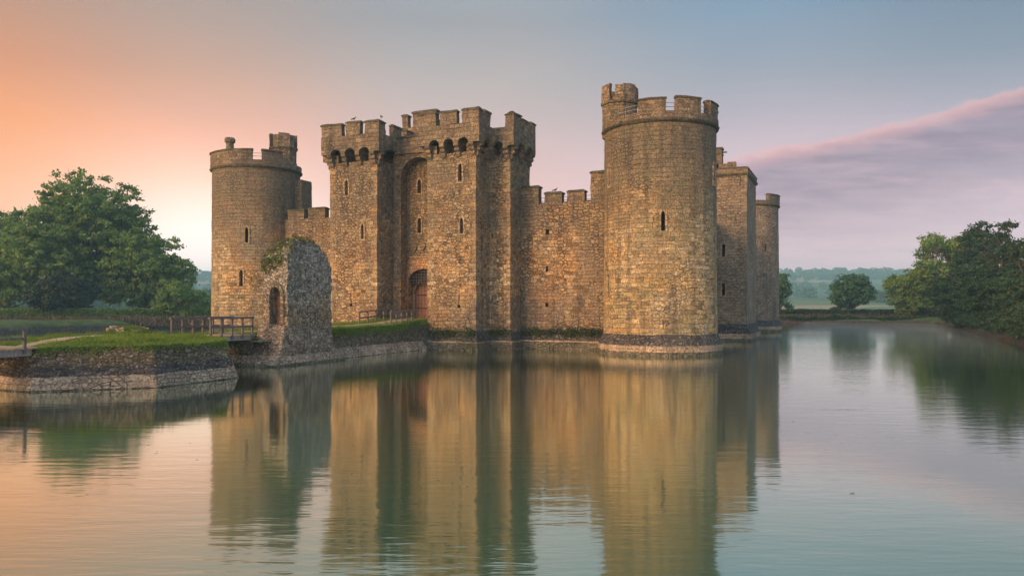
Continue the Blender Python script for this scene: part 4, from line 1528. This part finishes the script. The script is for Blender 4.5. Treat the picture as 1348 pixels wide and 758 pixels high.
tag(link('hanging_grass', leaf_mesh('hanging_grass', np.concatenate(P2), .13, rng, up=.1, aspect=.4, stretch=(1, 1, 1.6)), M['grass']), kind='stuff')
# moss and weeds along the castle's foot
P3 = []
for (x0, x1, y, n) in ((8.4, 16.6, CY - .2, 3600), (1.8, 6.2, FY - .15, 1500), (6.4, 8.1, SYY - .15, 700)):
    xs = rng.uniform(x0, x1, n)
    zz = rng.normal(1.42, .22, n)
    ok = np.array([noise.noise(Vector((a * .9, 4, 0))) for a in xs]) > rng.uniform(-.6, .25, n)
    P3.append(np.stack([xs, y + rng.uniform(-.12, .12, n), np.clip(zz, .75, 2.1)], 1)[ok])
tag(link('moss', leaf_mesh('moss', np.concatenate(P3), .15, rng, up=.3), M['moss']), kind='stuff')

# low stony mound on the island
sm = empty('stone_mound', (-3.4, -29.2, 2.1), 'low grassy mound of old stones on the island lawn', 'mound')
rn = random.Random(3)
for k in range(16):
    a = k / 16 * 2 * PI
    rr = rn.uniform(.6, 1.15)
    mb = MB()
    cxs, cys = -3.4 + rr * math.cos(a), -29.2 + rr * math.sin(a) * .8
    mb.obox((cxs, cys, 2.2 + rn.uniform(0, .22)), Vector((math.cos(a), math.sin(a), rn.uniform(-.3, .3))).normalized(), Vector((-math.sin(a), math.cos(a), 0)), Vector((0, 0, 1)),
            rn.uniform(.12, .24), rn.uniform(.16, .32), rn.uniform(.08, .16))
    part('stone', mb, M['bank_ledge'], sm, rough=.06, maxlen=.16, seed=k, freq=3)
n = 2600
rr = np.sqrt(rng.uniform(0, 1, n)) * 1.35
aa = rng.uniform(0, 2 * PI, n)
P = np.stack([-3.4 + rr * np.cos(aa), -29.2 + rr * np.sin(aa) * .8, 2.12 + .34 * (1 - (rr / 1.35) ** 2)], 1)
tag(link('turf', blades('turf', P, .17, .05, rng), M['grass'], sm), kind='stuff')


# ------------------------------------------------------------------ footbridges and railings
def post(parent, x, y, z0, z1, wd=.11, m='wood'):
    mb = MB()
    mb.box(x - wd / 2, x + wd / 2, y - wd / 2, y + wd / 2, z0, z1)
    return part('post', mb, M[m], parent, rough=.008, maxlen=.5, seed=int(x * 7 + y * 3))


def railing(parent, p0, p1, n, z, tall=1.0, mid=True, m='dark_wood'):
    a, b = Vector(p0), Vector(p1)
    d_ = (b - a).normalized()
    nn = Vector((-d_.y, d_.x, 0))
    for i in range(n):
        q = a.lerp(b, i / (n - 1))
        post(parent, q.x, q.y, z(q.x, q.y) - .25, z(q.x, q.y) + tall, m=m)
    za, zb_ = z(a.x, a.y), z(b.x, b.y)
    A, B = Vector((a.x, a.y, za)), Vector((b.x, b.y, zb_))
    dv = (B - A).normalized()
    mb = MB()
    mb.obox((A + B) / 2 + Vector((0, 0, tall + .03)), dv, nn, dv.cross(nn), (B - A).length / 2 + .12, .09, .055)
    part('handrail', mb, M[m], parent)
    if mid:
        mb = MB()
        mb.obox((A + B) / 2 + Vector((0, 0, tall * .5)), dv, nn, dv.cross(nn), (B - A).length / 2, .03, .06)
        part('mid_rail', mb, M[m], parent)


fb = empty('footbridge', (.2, -46, 1.9), 'timber footbridge with handrails running off the frame from the island', 'footbridge')
mb = MB()
for k in range(64):
    y = -37.95 - k * .27
    mb.box(-1.35, 1.65, y - .25, y, 1.86, 1.94)
part('deck', mb, M['sand'], fb)
for x in (-1.2, 1.45):
    mb = MB()
    mb.box(x - .09, x + .09, -56.0, -38.2, 1.56, 1.858)
    part('beam', mb, M['wood'], fb)
for y in (-43, -48, -53):
    for x in (-1.1, 1.4):
        post(fb, x, y, -1.2, 1.6, .25)
railing(fb, (1.6, -38.55, 0), (1.6, -55.6, 0), 15, lambda x, y: 1.92, .82)
railing(fb, (-1.3, -38.55, 0), (-1.3, -55.6, 0), 15, lambda x, y: 1.92, .82)

fb2 = empty('footbridge', (-1, -24.4, 1.9), 'short timber footbridge with railings between the island and the barbican ruin', 'footbridge')
mb = MB()
for k in range(15):
    y = -23.35 - k * .27
    mb.box(-2.2, .25, y - .25, y, 1.88, 1.955)
part('deck', mb, M['sand'], fb2)
for x in (-2.0, .1):
    mb = MB()
    mb.box(x - .1, x + .1, -27.3, -23.2, 1.6, 1.878)
    part('beam', mb, M['wood'], fb2)
railing(fb2, (-2.2, -27.2, 0), (-2.2, -22.4, 0), 7, lambda x, y: 1.95, 1.02)
railing(fb2, (.25, -26.6, 0), (.25, -23.2, 0), 5, lambda x, y: 1.95, 1.02)

for nm, p0, p1, n, lab in (('railing', (-2.45, -8.0, 0), (-2.45, -3.2, 0), 5, 'wooden post railing on the far side of the path before the gate'),
                           ('railing', (.75, -8.2, 0), (.75, -5.0, 0), 5, 'wooden post railing on the near side of the path before the gate')):
    rl = empty(nm, ((p0[0] + p1[0]) / 2, (p0[1] + p1[1]) / 2, 2.2), lab, 'railing', 'railings before the castle gate')
    railing(rl, p0, p1, n, cs_h, .92)

# =================================================================== water, terrain
# moat outline: rounded rectangle
MX0, MX1, MY0, MY1, CR = -70, 48.6, -57.2, 98.0, 9.0


def outline(n):
    segs = []
    w_, h_ = MX1 - MX0 - 2 * CR, MY1 - MY0 - 2 * CR
    q = PI / 2 * CR
    per = 2 * (w_ + h_) + 4 * q
    res = []
    for k in range(n):
        t = per * k / n
        for leg, ln in enumerate((w_, q, h_, q, w_, q, h_, q)):
            if t <= ln:
                break
            t -= ln
        f = t / ln
        cxs = [(MX0 + CR, MY0), None, (MX1, MY0 + CR), None, (MX1 - CR, MY1), None, (MX0, MY1 - CR), None]
        dirs = [(1, 0), None, (0, 1), None, (-1, 0), None, (0, -1), None]
        nor = [(0, -1), None, (1, 0), None, (0, 1), None, (-1, 0), None]
        cc = [None, (MX1 - CR, MY0 + CR, -PI / 2), None, (MX1 - CR, MY1 - CR, 0), None, (MX0 + CR, MY1 - CR, PI / 2), None, (MX0 + CR, MY0 + CR, PI)]
        if cxs[leg]:
            res.append((cxs[leg][0] + dirs[leg][0] * t, cxs[leg][1] + dirs[leg][1] * t, *nor[leg]))
        else:
            a = cc[leg][2] + f * PI / 2
            res.append((cc[leg][0] + CR * math.cos(a), cc[leg][1] + CR * math.sin(a), math.cos(a), math.sin(a)))
    return res


def ground_h(d_, x, y):
    h = float(np.interp(d_, [-6, -.7, 0, .35, 1.0, 2.2, 4, 12, 60, 180, 420, 700, 1000, 1400, 1900, 2600],
                        [-1.6, -.35, .02, .55, .95, 1.25, 1.4, 1.5, 1.1, .6, 3, 10, 26, 58, 66, 50]))
    if d_ > 0:
        h += .12 * min(1, d_) * noise.noise(Vector((x * .5, y * .5, 0))) + .2 * min(1, d_ / 5) * noise.noise(Vector((x * .12, y * .12, 1)))
    if d_ > 200:
        k = min(1, (d_ - 200) / 900)
        h += k * (13 * noise.noise(Vector((x / 420, y / 420, 2))) + 5 * noise.noise(Vector((x / 150, y / 150, 3))))
    return h


ON = 520
ol = outline(ON)
ds = [-6, -2.5, -.7, -.25, 0, .18, .35, .65, 1.0, 1.5, 2.2, 3.1, 4, 6, 9, 13, 20, 32, 50, 80, 120, 180, 260, 340, 420, 520, 620, 730, 850, 1000, 1150, 1300, 1420, 1540, 1660, 1740]
V, F = [], []
for d_ in ds:
    for (bx_, by_, nx_, ny_) in ol:
        wob = (.5 * noise.noise(Vector((bx_ * .22, by_ * .22, 5))) + .9 * noise.noise(Vector((bx_ * .05, by_ * .05, 6)))) if d_ > -5 else 0
        dd_ = d_ + wob
        x, y = bx_ + nx_ * dd_, by_ + ny_ * dd_
        V.append((x, y, ground_h(d_, x, y)))
for i in range(len(ds) - 1):
    for k in range(ON):
        j = (k + 1) % ON
        F.append((i * ON + k, (i + 1) * ON + k, (i + 1) * ON + j, i * ON + j))
me = bpy.data.meshes.new('ground')
me.from_pydata(V, [], F)
me.flip_normals()
for f in me.polygons:
    f.use_smooth = True
m, nt, bs = mat('meadow_and_bank')
geo = nt.new('ShaderNodeNewGeometry').outputs['Position']
sp = nt.new('ShaderNodeSeparateXYZ')
nt.put(sp.inputs[0], geo)
gn = nt.noise(geo, .8, 5)
gr_ = nt.mix(nt.sm(gn, .35, .65), (.045, .075, .02, 1), (.10, .13, .035, 1))
vor = nt.new('ShaderNodeTexVoronoi', voronoi_dimensions='2D')
nt.put(vor.inputs['Vector'], geo)
vor.inputs['Scale'].default_value = .006
sc_ = nt.new('ShaderNodeSeparateColor')
nt.put(sc_.inputs[0], vor.outputs['Color'])
field = nt.ramp(sc_.outputs[0], [(0, (.07, .12, .035)), (.45, (.12, .17, .055)), (.7, (.30, .26, .12)), (1, (.16, .2, .07))], 'CONSTANT')
ds_ = nt.vm('LENGTH', geo)
c = nt.mix(nt.sm(ds_, 200, 300), gr_, field)
ez = nt.m('ADD', sp.outputs[2], nt.m('MULTIPLY', nt.m('SUBTRACT', nt.noise(geo, .7, 5), .5), .9))
earth = nt.mix(nt.sm(nt.noise(geo, 3, 5), .35, .65), (.030, .024, .016, 1), (.085, .064, .044, 1))
c = nt.mix(nt.sm(ez, .45, .85), earth, c)
nt.put(bs.inputs['Base Color'], c)
bs.inputs['Roughness'].default_value = .95
bump(nt, bs, nt.noise(geo, 4, 6, .7), .7, .1)
tag(link('ground', me, m), kind='structure')

# moat water
m, nt, bs = mat('moat_water')
geo = nt.new('ShaderNodeNewGeometry').outputs['Position']
bs.inputs['Base Color'].default_value = (.085, .175, .07, 1)
bs.inputs['Roughness'].default_value = .065
bs.inputs['IOR'].default_value = 1.45
bs.inputs['Specular IOR Level'].default_value = .5
rot = nt.new('ShaderNodeMapping')
nt.put(rot.inputs['Vector'], geo)
rot.inputs['Rotation'].default_value = (0, 0, -YAW)
rv = rot.outputs[0]
r1 = nt.noise(nt.scale(rv, (.55, 2.2, 1)), 1.0, 3, .5)
r2 = nt.noise(nt.scale(rv, (1.6, 7.0, 1)), 1.0, 2, .5)
calm = nt.sm(nt.noise(geo, .045, 3), .35, .62)
hgt = nt.m('MULTIPLY', nt.m('ADD', r1, nt.m('MULTIPLY', r2, .35)), nt.m('ADD', .20, nt.m('MULTIPLY', calm, .80)))
b = nt.new('ShaderNodeBump')
b.inputs['Strength'].default_value = 1.0
b.inputs['Distance'].default_value = .010
nt.put(b.inputs['Height'], hgt)
nt.l.new(b.outputs[0], bs.inputs['Normal'])
gl_ = nt.new('ShaderNodeBsdfGlossy')
gl_.inputs['Color'].default_value = (.88, .94, .86, 1)
gl_.inputs['Roughness'].default_value = .065
nt.l.new(b.outputs[0], gl_.inputs['Normal'])
fz = nt.new('ShaderNodeFresnel')
fz.inputs['IOR'].default_value = 1.6
fac = nt.m('ADD', .33, nt.m('MULTIPLY', fz.outputs[0], 1.12), clamp=True)
mx = nt.new('ShaderNodeMixShader')
nt.put(mx.inputs[0], fac)
nt.l.new(bs.outputs[0], mx.inputs[1])
nt.l.new(gl_.outputs[0], mx.inputs[2])
nt.l.new(mx.outputs[0], nt.n['Material Output'].inputs[0])
V, F = [], []
gxx = np.linspace(MX0 - 3, MX1 + 3, 20)
gyy = np.linspace(MY0 - 3, MY1 + 3, 26)
for a in gxx:
    for b_ in gyy:
        V.append((a, b_, 0))
for i in range(19):
    for j in range(25):
        F.append((i * 26 + j, (i + 1) * 26 + j, (i + 1) * 26 + j + 1, i * 26 + j + 1))
me = bpy.data.meshes.new('water')
me.from_pydata(V, [], F)
tag(link('water', me, m), kind='structure')
# leaves and scum drifting on the moat
FP = []
for (px, Z, n, sx_, sy_) in ((1112, 28.0, 34, .42, .05), (1204, 28.4, 22, .40, .05), (1124, 15.6, 3, .05, .02), (640, 17, 30, 2.5, 1.2), (300, 20, 40, 3, 1.5), (930, 24, 60, 3, 2), (1250, 40, 90, 5, 2.5), (520, 45, 120, 7, 2.5), (820, 50, 120, 6, 1.2)):
    x0, y0 = spot(px, Z)
    a_, b_ = rng.normal(0, sx_, n), rng.normal(0, sy_, n)
    FP.append(np.stack([x0 + a_ * RGT[0] + b_ * FWD[0], y0 + a_ * RGT[1] + b_ * FWD[1], np.full(n, .008)], 1))
FP = np.concatenate(FP)
fm = leaf_mesh('floating_leaves', FP, .07, rng, aspect=.6, stretch=(1, 1, 0), outn=np.tile(np.array([0, 0, 50.0]), (len(FP), 1)))
tag(link('floating_leaves', fm, leaf_mat('drifting_leaves', (.10, .10, .05), (.22, .19, .11), None, .0)), kind='stuff')

# =================================================================== trees
LEAF = {
    'oak': leaf_mat('oak_leaves', (.085, .18, .046), (.20, .315, .085), (.24, .25, .08), .45),
    'fresh': leaf_mat('fresh_leaves', (.10, .195, .042), (.225, .335, .085), (.26, .26, .09), .45),
    'dark': leaf_mat('yew_leaves', (.018, .032, .016), (.04, .062, .03), None, .15),
    'deep': leaf_mat('deep_green_leaves', (.022, .055, .022), (.058, .11, .04), (.085, .09, .035), .3),
    'blue': leaf_mat('hazed_green_leaves', (.045, .115, .055), (.10, .20, .09), None, .35),  # teal of distant haze mixed into the leaf colour
}


def tree(name, label, cat, px, Z, top, width, low, leaf, seed, lobes=26, lsize=.5, dens=1.0, depth=None, shape='round', group=None, ragged=1.0):
    """trunk with limbs and a crown of leaf clumps; low = height of the crown's underside"""
    x, y = spot(px, Z)
    z0 = ground_h(3, x, y) - .25
    t = empty(name, (x, y, z0), label, cat, group)
    rg = np.random.default_rng(seed)
    rx = width / 2
    ry = (depth or width) / 2
    rz = (top - low) / 2
    cz = (top + low) / 2
    cen = []
    for k in range(lobes):
        for _ in range(40):
            v = rg.normal(size=3)
            v /= np.linalg.norm(v)
            rad = rg.uniform(.35, 1.0) ** .6 * .80
            if shape == 'dome' and v[2] < -.2:
                v[2] *= .5
            if shape == 'cone':
                hh = rg.uniform(-1, 1)
                wv = max(.06, (1 - hh) / 2) ** .6
                a = rg.uniform(0, 2 * PI)
                c3 = np.array([math.cos(a) * wv * .78, math.sin(a) * wv * .78, hh * .9])
            else:
                c3 = v * rad
            if all(np.linalg.norm((c3 - o[:3]) * np.array([1, 1, 1])) > .22 for o in cen):
                break
        lr = rg.uniform(.17, .36) if shape != 'cone' else rg.uniform(.26, .42) * (1.15 - .6 * (c3[2] + 1) / 2)
        cen.append(np.array([*c3, lr]))
    cen = np.array(cen)
    P, O = [], []
    base_r = min(rx, ry, rz * 1.2) * (1.0 if shape != 'cone' else 1.25)
    lim = []
    for c3 in cen:
        ctr = np.array([x + c3[0] * rx, y + c3[1] * ry, cz + c3[2] * rz])
        lr = c3[3] * base_r
        lim.append((ctr, lr))
        n = int(dens * 2.6 * 4 * PI * lr * lr / (lsize * lsize * .62 * .5) * .42)
        # twigs inside a lobe: leaves gather round them
        ntw = max(14, n // 26)
        tw = rg.normal(size=(ntw, 3))
        tw /= np.linalg.norm(tw, axis=1)[:, None]
        trad = rg.uniform(.35, 1.08, (ntw, 1)) ** .5
        tw = tw * trad * np.array([1.05, 1.05, .78]) * lr
        pick = rg.integers(0, ntw, n)
        pts = tw[pick] + rg.normal(0, lsize * .62, (n, 3)) * np.array([1, 1, .6])
        P.append(ctr + pts)
        o_ = pts / (lr + 1e-6)
        O.append(o_)
    # stray sprays past the outline
    ns = int(14 * ragged)
    for k in range(ns):
        v = rg.normal(size=3)
        v /= np.linalg.norm(v)
        if v[2] < -.1:
            v[2] = abs(v[2]) * .4
        i = rg.integers(0, len(lim))
        ctr, lr = lim[i]
        e = ctr + v * lr * rg.uniform(1.0, 1.35)
        n = int(rg.integers(30, 80) * ragged)
        P.append(e + rg.normal(0, lsize * .85, (n, 3)) * np.array([1.1, 1.1, .6]))
        O.append(np.tile(v, (n, 1)))
    P, O = np.concatenate(P), np.concatenate(O)
    ok = P[:, 2] > max(.25, low * .25)
    P, O = P[ok], O[ok]
    O = O * .8 + np.array([0, 0, .35])
    link('crown', leaf_mesh('crown', P, lsize, rg, up=.25, outn=O), LEAF[leaf], t)
    # trunk and limbs
    mb = MB()
    rt = max(.12, top * .024)
    fork = low + (top - low) * .22
    tp = [(x, y, z0)]
    for k in range(1, 6):
        f = k / 5
        tp.append((x + rg.normal(0, .05) * f * 2, y + rg.normal(0, .05) * f * 2, z0 + (fork - z0) * f))
    mb.tube(tp, [rt * 1.5, rt * 1.1, rt, rt * .95, rt * .85, rt * .7], 8)
    for ctr, lr in lim:
        s0 = Vector(tp[3 if rg.uniform() < .4 else 5])
        e = Vector(ctr)
        mid_ = s0.lerp(e, .5) + Vector((rg.normal(0, .4), rg.normal(0, .4), -.12 * (e - s0).length * .5 + rg.normal(0, .3)))
        mb.tube([tuple(s0), tuple(s0.lerp(mid_, .5) + Vector((rg.normal(0, .1), rg.normal(0, .1), 0))), tuple(mid_), tuple(mid_.lerp(e, .6)), tuple(e)],
                [rt * .5, rt * .38, rt * .28, rt * .18, rt * .06], 5)
        for q in range(4):
            v = Vector(rg.normal(size=3)).normalized()
            f2 = e + v * lr * .9
            m0 = mid_.lerp(e, .55)
            mb.tube([tuple(m0), tuple(m0.lerp(f2, .5) + Vector((0, 0, .1))), tuple(f2)], [rt * .17, rt * .11, rt * .04], 4)
    part('trunk', mb, M['bark'], t)
    return t


GL = 'trees on the left bank'
GRR = 'trees on the right bank'
tree('oak_tree', 'tallest spreading oak on the left bank against the orange sky', 'tree', 112, 140, 27, 26, 4.0, 'oak', 1, lobes=70, lsize=.58, dens=.68, group=GL, ragged=2.0)
tree('oak_tree', 'lower oak sloping down beside the tall oak, nearest the far left tower', 'tree', 195, 138, 17.5, 16.5, .8, 'oak', 2, lobes=40, lsize=.52, dens=.7, group=GL, ragged=1.5)
tree('broadleaf_tree', 'light green tree low at the left edge of the picture', 'tree', 8, 132, 13.5, 11, 1.5, 'fresh', 3, lobes=24, lsize=.5, group=GL)
tree('oak_tree', 'oak at the left edge rising behind the low light green tree', 'tree', 2, 150, 22.5, 19, 4, 'oak', 4, lobes=40, lsize=.65, group=GL)
tree('yew_tree', 'dark rounded yew bush under the tall oak', 'tree', 84, 127, 9.6, 13, .6, 'dark', 5, lobes=26, lsize=.4, dens=1.3, shape='dome', group=GL, ragged=.5)
tree('broadleaf_tree', 'small rounded green tree below the lower oak, beside the far left tower', 'tree', 233, 131, 8.2, 9, .8, 'oak', 6, lobes=20, lsize=.42, group=GL)
tree('shrub', 'pale shrub against the far left tower', 'shrub', 263, 140, 6.0, 5.5, .5, 'fresh', 7, lobes=14, lsize=.4, group=GL)
tree('shrub', 'blue green shrub behind the pale shrub by the far left tower', 'shrub', 280, 160, 6.6, 7, .5, 'blue', 8, lobes=14, lsize=.45, group=GL)
tree('broadleaf_tree', 'green tree half hidden behind the farthest round tower', 'tree', 1026, 172, 11.4, 8, .8, 'blue', 9, lobes=20, lsize=.5, group=GRR)
tree('broadleaf_tree', 'round green tree standing alone on the far bank', 'tree', 1120, 168, 11.0, 10.5, .5, 'blue', 10, lobes=44, lsize=.5, group=GRR, shape='dome')
tree('shrub', 'dark small bush at the foot of the lone round tree', 'shrub', 1107, 163, 4.8, 4.4, .4, 'deep', 11, lobes=12, lsize=.35, group=GRR)
tree('oak_tree', 'tall oak with gaps in its crown over the right bank', 'tree', 1243, 142, 18.8, 12, 4, 'fresh', 12, lobes=40, lsize=.5, group=GRR, ragged=2.0, dens=.85)
tree('willow_tree', 'light yellowish green tree leaning low over the far right water', 'tree', 1197, 148, 10.6, 11, .6, 'fresh', 13, lobes=36, lsize=.45, group=GRR, dens=.9)
tree('shrub', 'dark bush between the light leaning tree and the tall oak', 'shrub', 1222, 146, 7.0, 7, .4, 'dark', 14, lobes=16, lsize=.4, group=GRR)
tree('alder_tree', 'feathery upright tree right of the tall oak', 'tree', 1288, 118, 16.6, 9, 2, 'deep', 15, lobes=30, lsize=.42, group=GRR, shape='cone', ragged=1.5)
tree('alder_tree', 'tallest narrow feathery tree at the right', 'tree', 1324, 104, 15.8, 6.5, 2, 'deep', 16, lobes=28, lsize=.36, group=GRR, shape='cone', ragged=1.5)
tree('broadleaf_tree', 'dark tree cut off by the right edge', 'tree', 1362, 90, 13.0, 10, 1.5, 'deep', 17, lobes=26, lsize=.38, group=GRR)
tree('broadleaf_tree', 'spreading green tree over the water between the tall oak and the right edge bush', 'tree', 1275, 110, 10.0, 10, .3, 'deep', 18, lobes=36, lsize=.38, group=GRR)
tree('shrub', 'large dark bush overhanging the water at the right edge', 'shrub', 1322, 90, 8.6, 10, .2, 'deep', 19, lobes=30, lsize=.32, group=GRR, shape='dome')
tree('shrub', 'nearest bush cut off by the right edge of the picture', 'shrub', 1372, 74, 8.4, 8, .2, 'deep', 20, lobes=24, lsize=.3, group=GRR, shape='dome')


GB = 'low bushes along the right waterline'
for k, (v, top, wd, lab) in enumerate(((16, 4.6, 7, 'low bush overhanging the water at the very right edge of the picture'), (24, 4.2, 6.5, 'second low waterline bush in from the right edge'),
                                  (33, 3.6, 6, 'low waterline bush under the large dark bush'), (43, 3.2, 6, 'low waterline bush under the narrow feathery tree'),
                                  (56, 3.0, 6.5, 'low waterline bush under the spreading green tree'), (71, 2.8, 6.5, 'low waterline bush farthest along the right bank, below the tall oak'))):
    dxv, dyv = 49.6 - CAM.x, v - CAM.y
    Zv = dxv * FWD[0] + dyv * FWD[1]
    Xv = dxv * RGT[0] + dyv * RGT[1]
    tree('shrub', lab, 'shrub', 674 + 1010 * Xv / Zv, Zv, top, wd, .1, 'deep', 40 + k, lobes=18, lsize=.28, group=GB, shape='dome')


def hedge(name, label, pts, h0, h1, thick, n, leaf, seed, size):
    rg = np.random.default_rng(seed)
    P_ = np.array(pts, dtype=float)
    seg = np.linalg.norm(np.diff(P_, axis=0), axis=1)
    cum = np.concatenate([[0], np.cumsum(seg)])
    t = rg.uniform(0, cum[-1], n)
    x = np.interp(t, cum, P_[:, 0]) + rg.normal(0, thick * .35, n)
    y = np.interp(t, cum, P_[:, 1]) + rg.normal(0, thick * .35, n)
    lump = np.array([noise.noise(Vector((a * .35, 1, 0))) * .5 + noise.noise(Vector((a * 1.3, 2, 0))) * .3 for a in t])
    z = h0 + (h1 - h0) * np.sqrt(rg.uniform(0, 1, n)) * (1 + .35 * lump)
    me = leaf_mesh(name, np.stack([x, y, z], 1), size, rg, up=.3)
    return tag(link(name, me, LEAF[leaf]), label, 'hedge')


hedge('hedge', 'low clipped hedge along the left bank below the trees', [spot(-40, 122), spot(60, 124), spot(180, 128), spot(290, 134)], 1.2, 3.1, 1.3, 26000, 'oak', 31, .3)
hedge('hedge', 'low dark hedge along the far bank behind the water', [spot(1010, 158), spot(1100, 158), spot(1215, 152)], 1.1, 2.7, 1.3, 16000, 'deep', 32, .34)
# dry reeds on the banks
P4 = []
for (a, b, n) in ((spot(-60, 116), spot(300, 127), 9000), (spot(1010, 152), spot(1220, 146), 6000)):
    t = rng.uniform(0, 1, n)
    P4.append(np.stack([a[0] + (b[0] - a[0]) * t + rng.normal(0, .5, n), a[1] + (b[1] - a[1]) * t + rng.normal(0, .5, n), rng.uniform(.2, 1.2, n)], 1))
reed = leaf_mat('dry_reeds', (.085, .062, .04), (.17, .13, .085), (.09, .1, .04), .2)
tag(link('reeds', blades('reeds', np.concatenate(P4), .75, .13, rng, .3), reed), kind='stuff')
# bank herbs along the right bank
P5 = []
n = 16000
yy = rng.uniform(0, 99, n)
P5.append(np.stack([MX1 + .5 + np.abs(rng.normal(0, 1.3, n)), yy, rng.uniform(.5, 1.6, n)], 1))
n = 14000
xx = rng.uniform(16, 52, n)
lump_ = np.array([noise.noise(Vector((a * .4, 3, 0))) for a in xx])
P5.append(np.stack([xx, MY1 + .6 + np.abs(rng.normal(0, 1.2, n)), .45 + rng.uniform(0, 1, n) * (1.0 + .8 * lump_)], 1))
tag(link('undergrowth', leaf_mesh('undergrowth', np.concatenate(P5), .3, rng, up=.3), LEAF['deep']), kind='stuff')

# far woods on the hills
rg = np.random.default_rng(77)
P6 = []
for k in range(1500):
    px = rg.choice([rg.uniform(-60, 330), rg.uniform(985, 1400)])
    Z = rg.choice([rg.uniform(330, 620), rg.uniform(700, 1200), rg.uniform(1250, 1600)], p=[.18, .3, .52])
    x, y = spot(px, Z)
    qx = max(MX0 - x, x - MX1, 0)
    qy = max(MY0 - y, y - MY1, 0)
    dd_ = math.hypot(qx, qy)
    if noise.noise(Vector((x / 160, y / 160, 8))) < (.05 if Z < 1200 else -.25):
        continue
    z = ground_h(dd_, x, y)
    rr = rg.uniform(3.5, 6.5)
    n = 150
    v = rg.normal(size=(n, 3))
    v /= np.linalg.norm(v, axis=1)[:, None]
    P6.append(np.array([x, y, z + rr * .8]) + v * rr * rg.uniform(.6, 1.0, (n, 1)) * np.array([1.15, 1.15, .95]))
tag(link('distant_woods', leaf_mesh('distant_woods', np.concatenate(P6), 2.3, rg, up=.3, aspect=.8), LEAF['blue']), kind='stuff')


# =================================================================== pigeons on the battlements
def pigeon(px, y, z, label, head):
    x = at(px, y)
    mb = MB()
    c_, s_ = math.cos(head), math.sin(head)
    W = lambda a, b, c2: (x + a * c_ - b * s_, y + a * s_ + b * c_, z + c2)
    prof = [(-.30, .10, .012, .035), (-.2, .13, .03, .05), (-.12, .15, .07, .065), (0, .17, .085, .085), (.08, .20, .075, .085), (.13, .26, .045, .05), (.155, .31, .042, .045), (.19, .315, .03, .03), (.215, .31, .008, .008)]
    n = 8
    rings = [[W(a, ry * math.cos(2 * PI * k / n), c2 + rz * math.sin(2 * PI * k / n)) for k in range(n)] for a, c2, ry, rz in prof]
    for i in range(len(rings) - 1):
        for k in range(n):
            mb.face([rings[i][k], rings[i][(k + 1) % n], rings[i + 1][(k + 1) % n], rings[i + 1][k]])
    mb.face(list(reversed(rings[0])))
    mb.face(rings[-1])
    for sgn in (-1, 1):
        mb.tube([W(.01, .03 * sgn, .10), W(.015, .03 * sgn, .0)], .012, 5)
        mb.tube([W(.015, .03 * sgn, .008), W(.06, .03 * sgn, .006)], .009, 5)
    me = mb.mesh('pigeon')
    me.materials.append(M['pigeon'])
    o = link('pigeon', me, None)
    tag(o, label, 'bird', 'birds on the battlements')


rb = random.Random(912)
mt = [19.94 + rb.uniform(-.07, .1) for _ in range(3)]
pigeon(466, FY - .33, mt[1], 'small dark bird on the middle merlon of the left gatehouse tower', .4)
pigeon(502, FY - .33, mt[2], 'small dark bird on the right-end merlon of the left gatehouse tower', 2.6)
pigeon(731, CY + .3, 13.47, 'small dark bird on a curtain wall merlon beside the nearest round tower', .2)


# =================================================================== air
def volume_box(name, x0, x1, y0, y1, z0, z1, dens, colr, aniso=0.0, slope=0.0):
    mb = MB()
    mb.box(x0, x1, y0, y1, z0, z1)
    if slope:
        # the bank of mist thins out to nothing towards the open water
        mb = MB()
        a = [(x0, y0, z0), (x0, y1, z0), (x0, y1, z1), (x0, y0 + slope, z1), (x0, y0, z0 + .02)]
        b = [(x1, q[1], q[2]) for q in a]
        mb.face(a)
        mb.face(list(reversed(b)))
        for i in range(5):
            j = (i + 1) % 5
            mb.face([a[j], a[i], b[i], b[j]])
    me = mb.mesh(name)
    m = bpy.data.materials.new(name + '_air')
    m.use_nodes = True
    nt = NT(m.node_tree)
    nt.n.clear()
    o = nt.new('ShaderNodeOutputMaterial')
    pv = nt.new('ShaderNodeVolumePrincipled')
    pv.inputs['Color'].default_value = (*colr, 1)
    pv.inputs['Density'].default_value = dens
    pv.inputs['Anisotropy'].default_value = aniso
    nt.l.new(pv.outputs[0], o.inputs['Volume'])
    me.materials.append(m)
    return tag(link(name, me, m), kind='stuff')


volume_box('mist', 26.2, 47.4, -8, 96.0, .03, .60, .010, (.82, .95, .96), slope=60)
volume_box('haze', -1850, 1850, -1850, 1900, -3, 92, .00055, (.41, .82, 1.0))
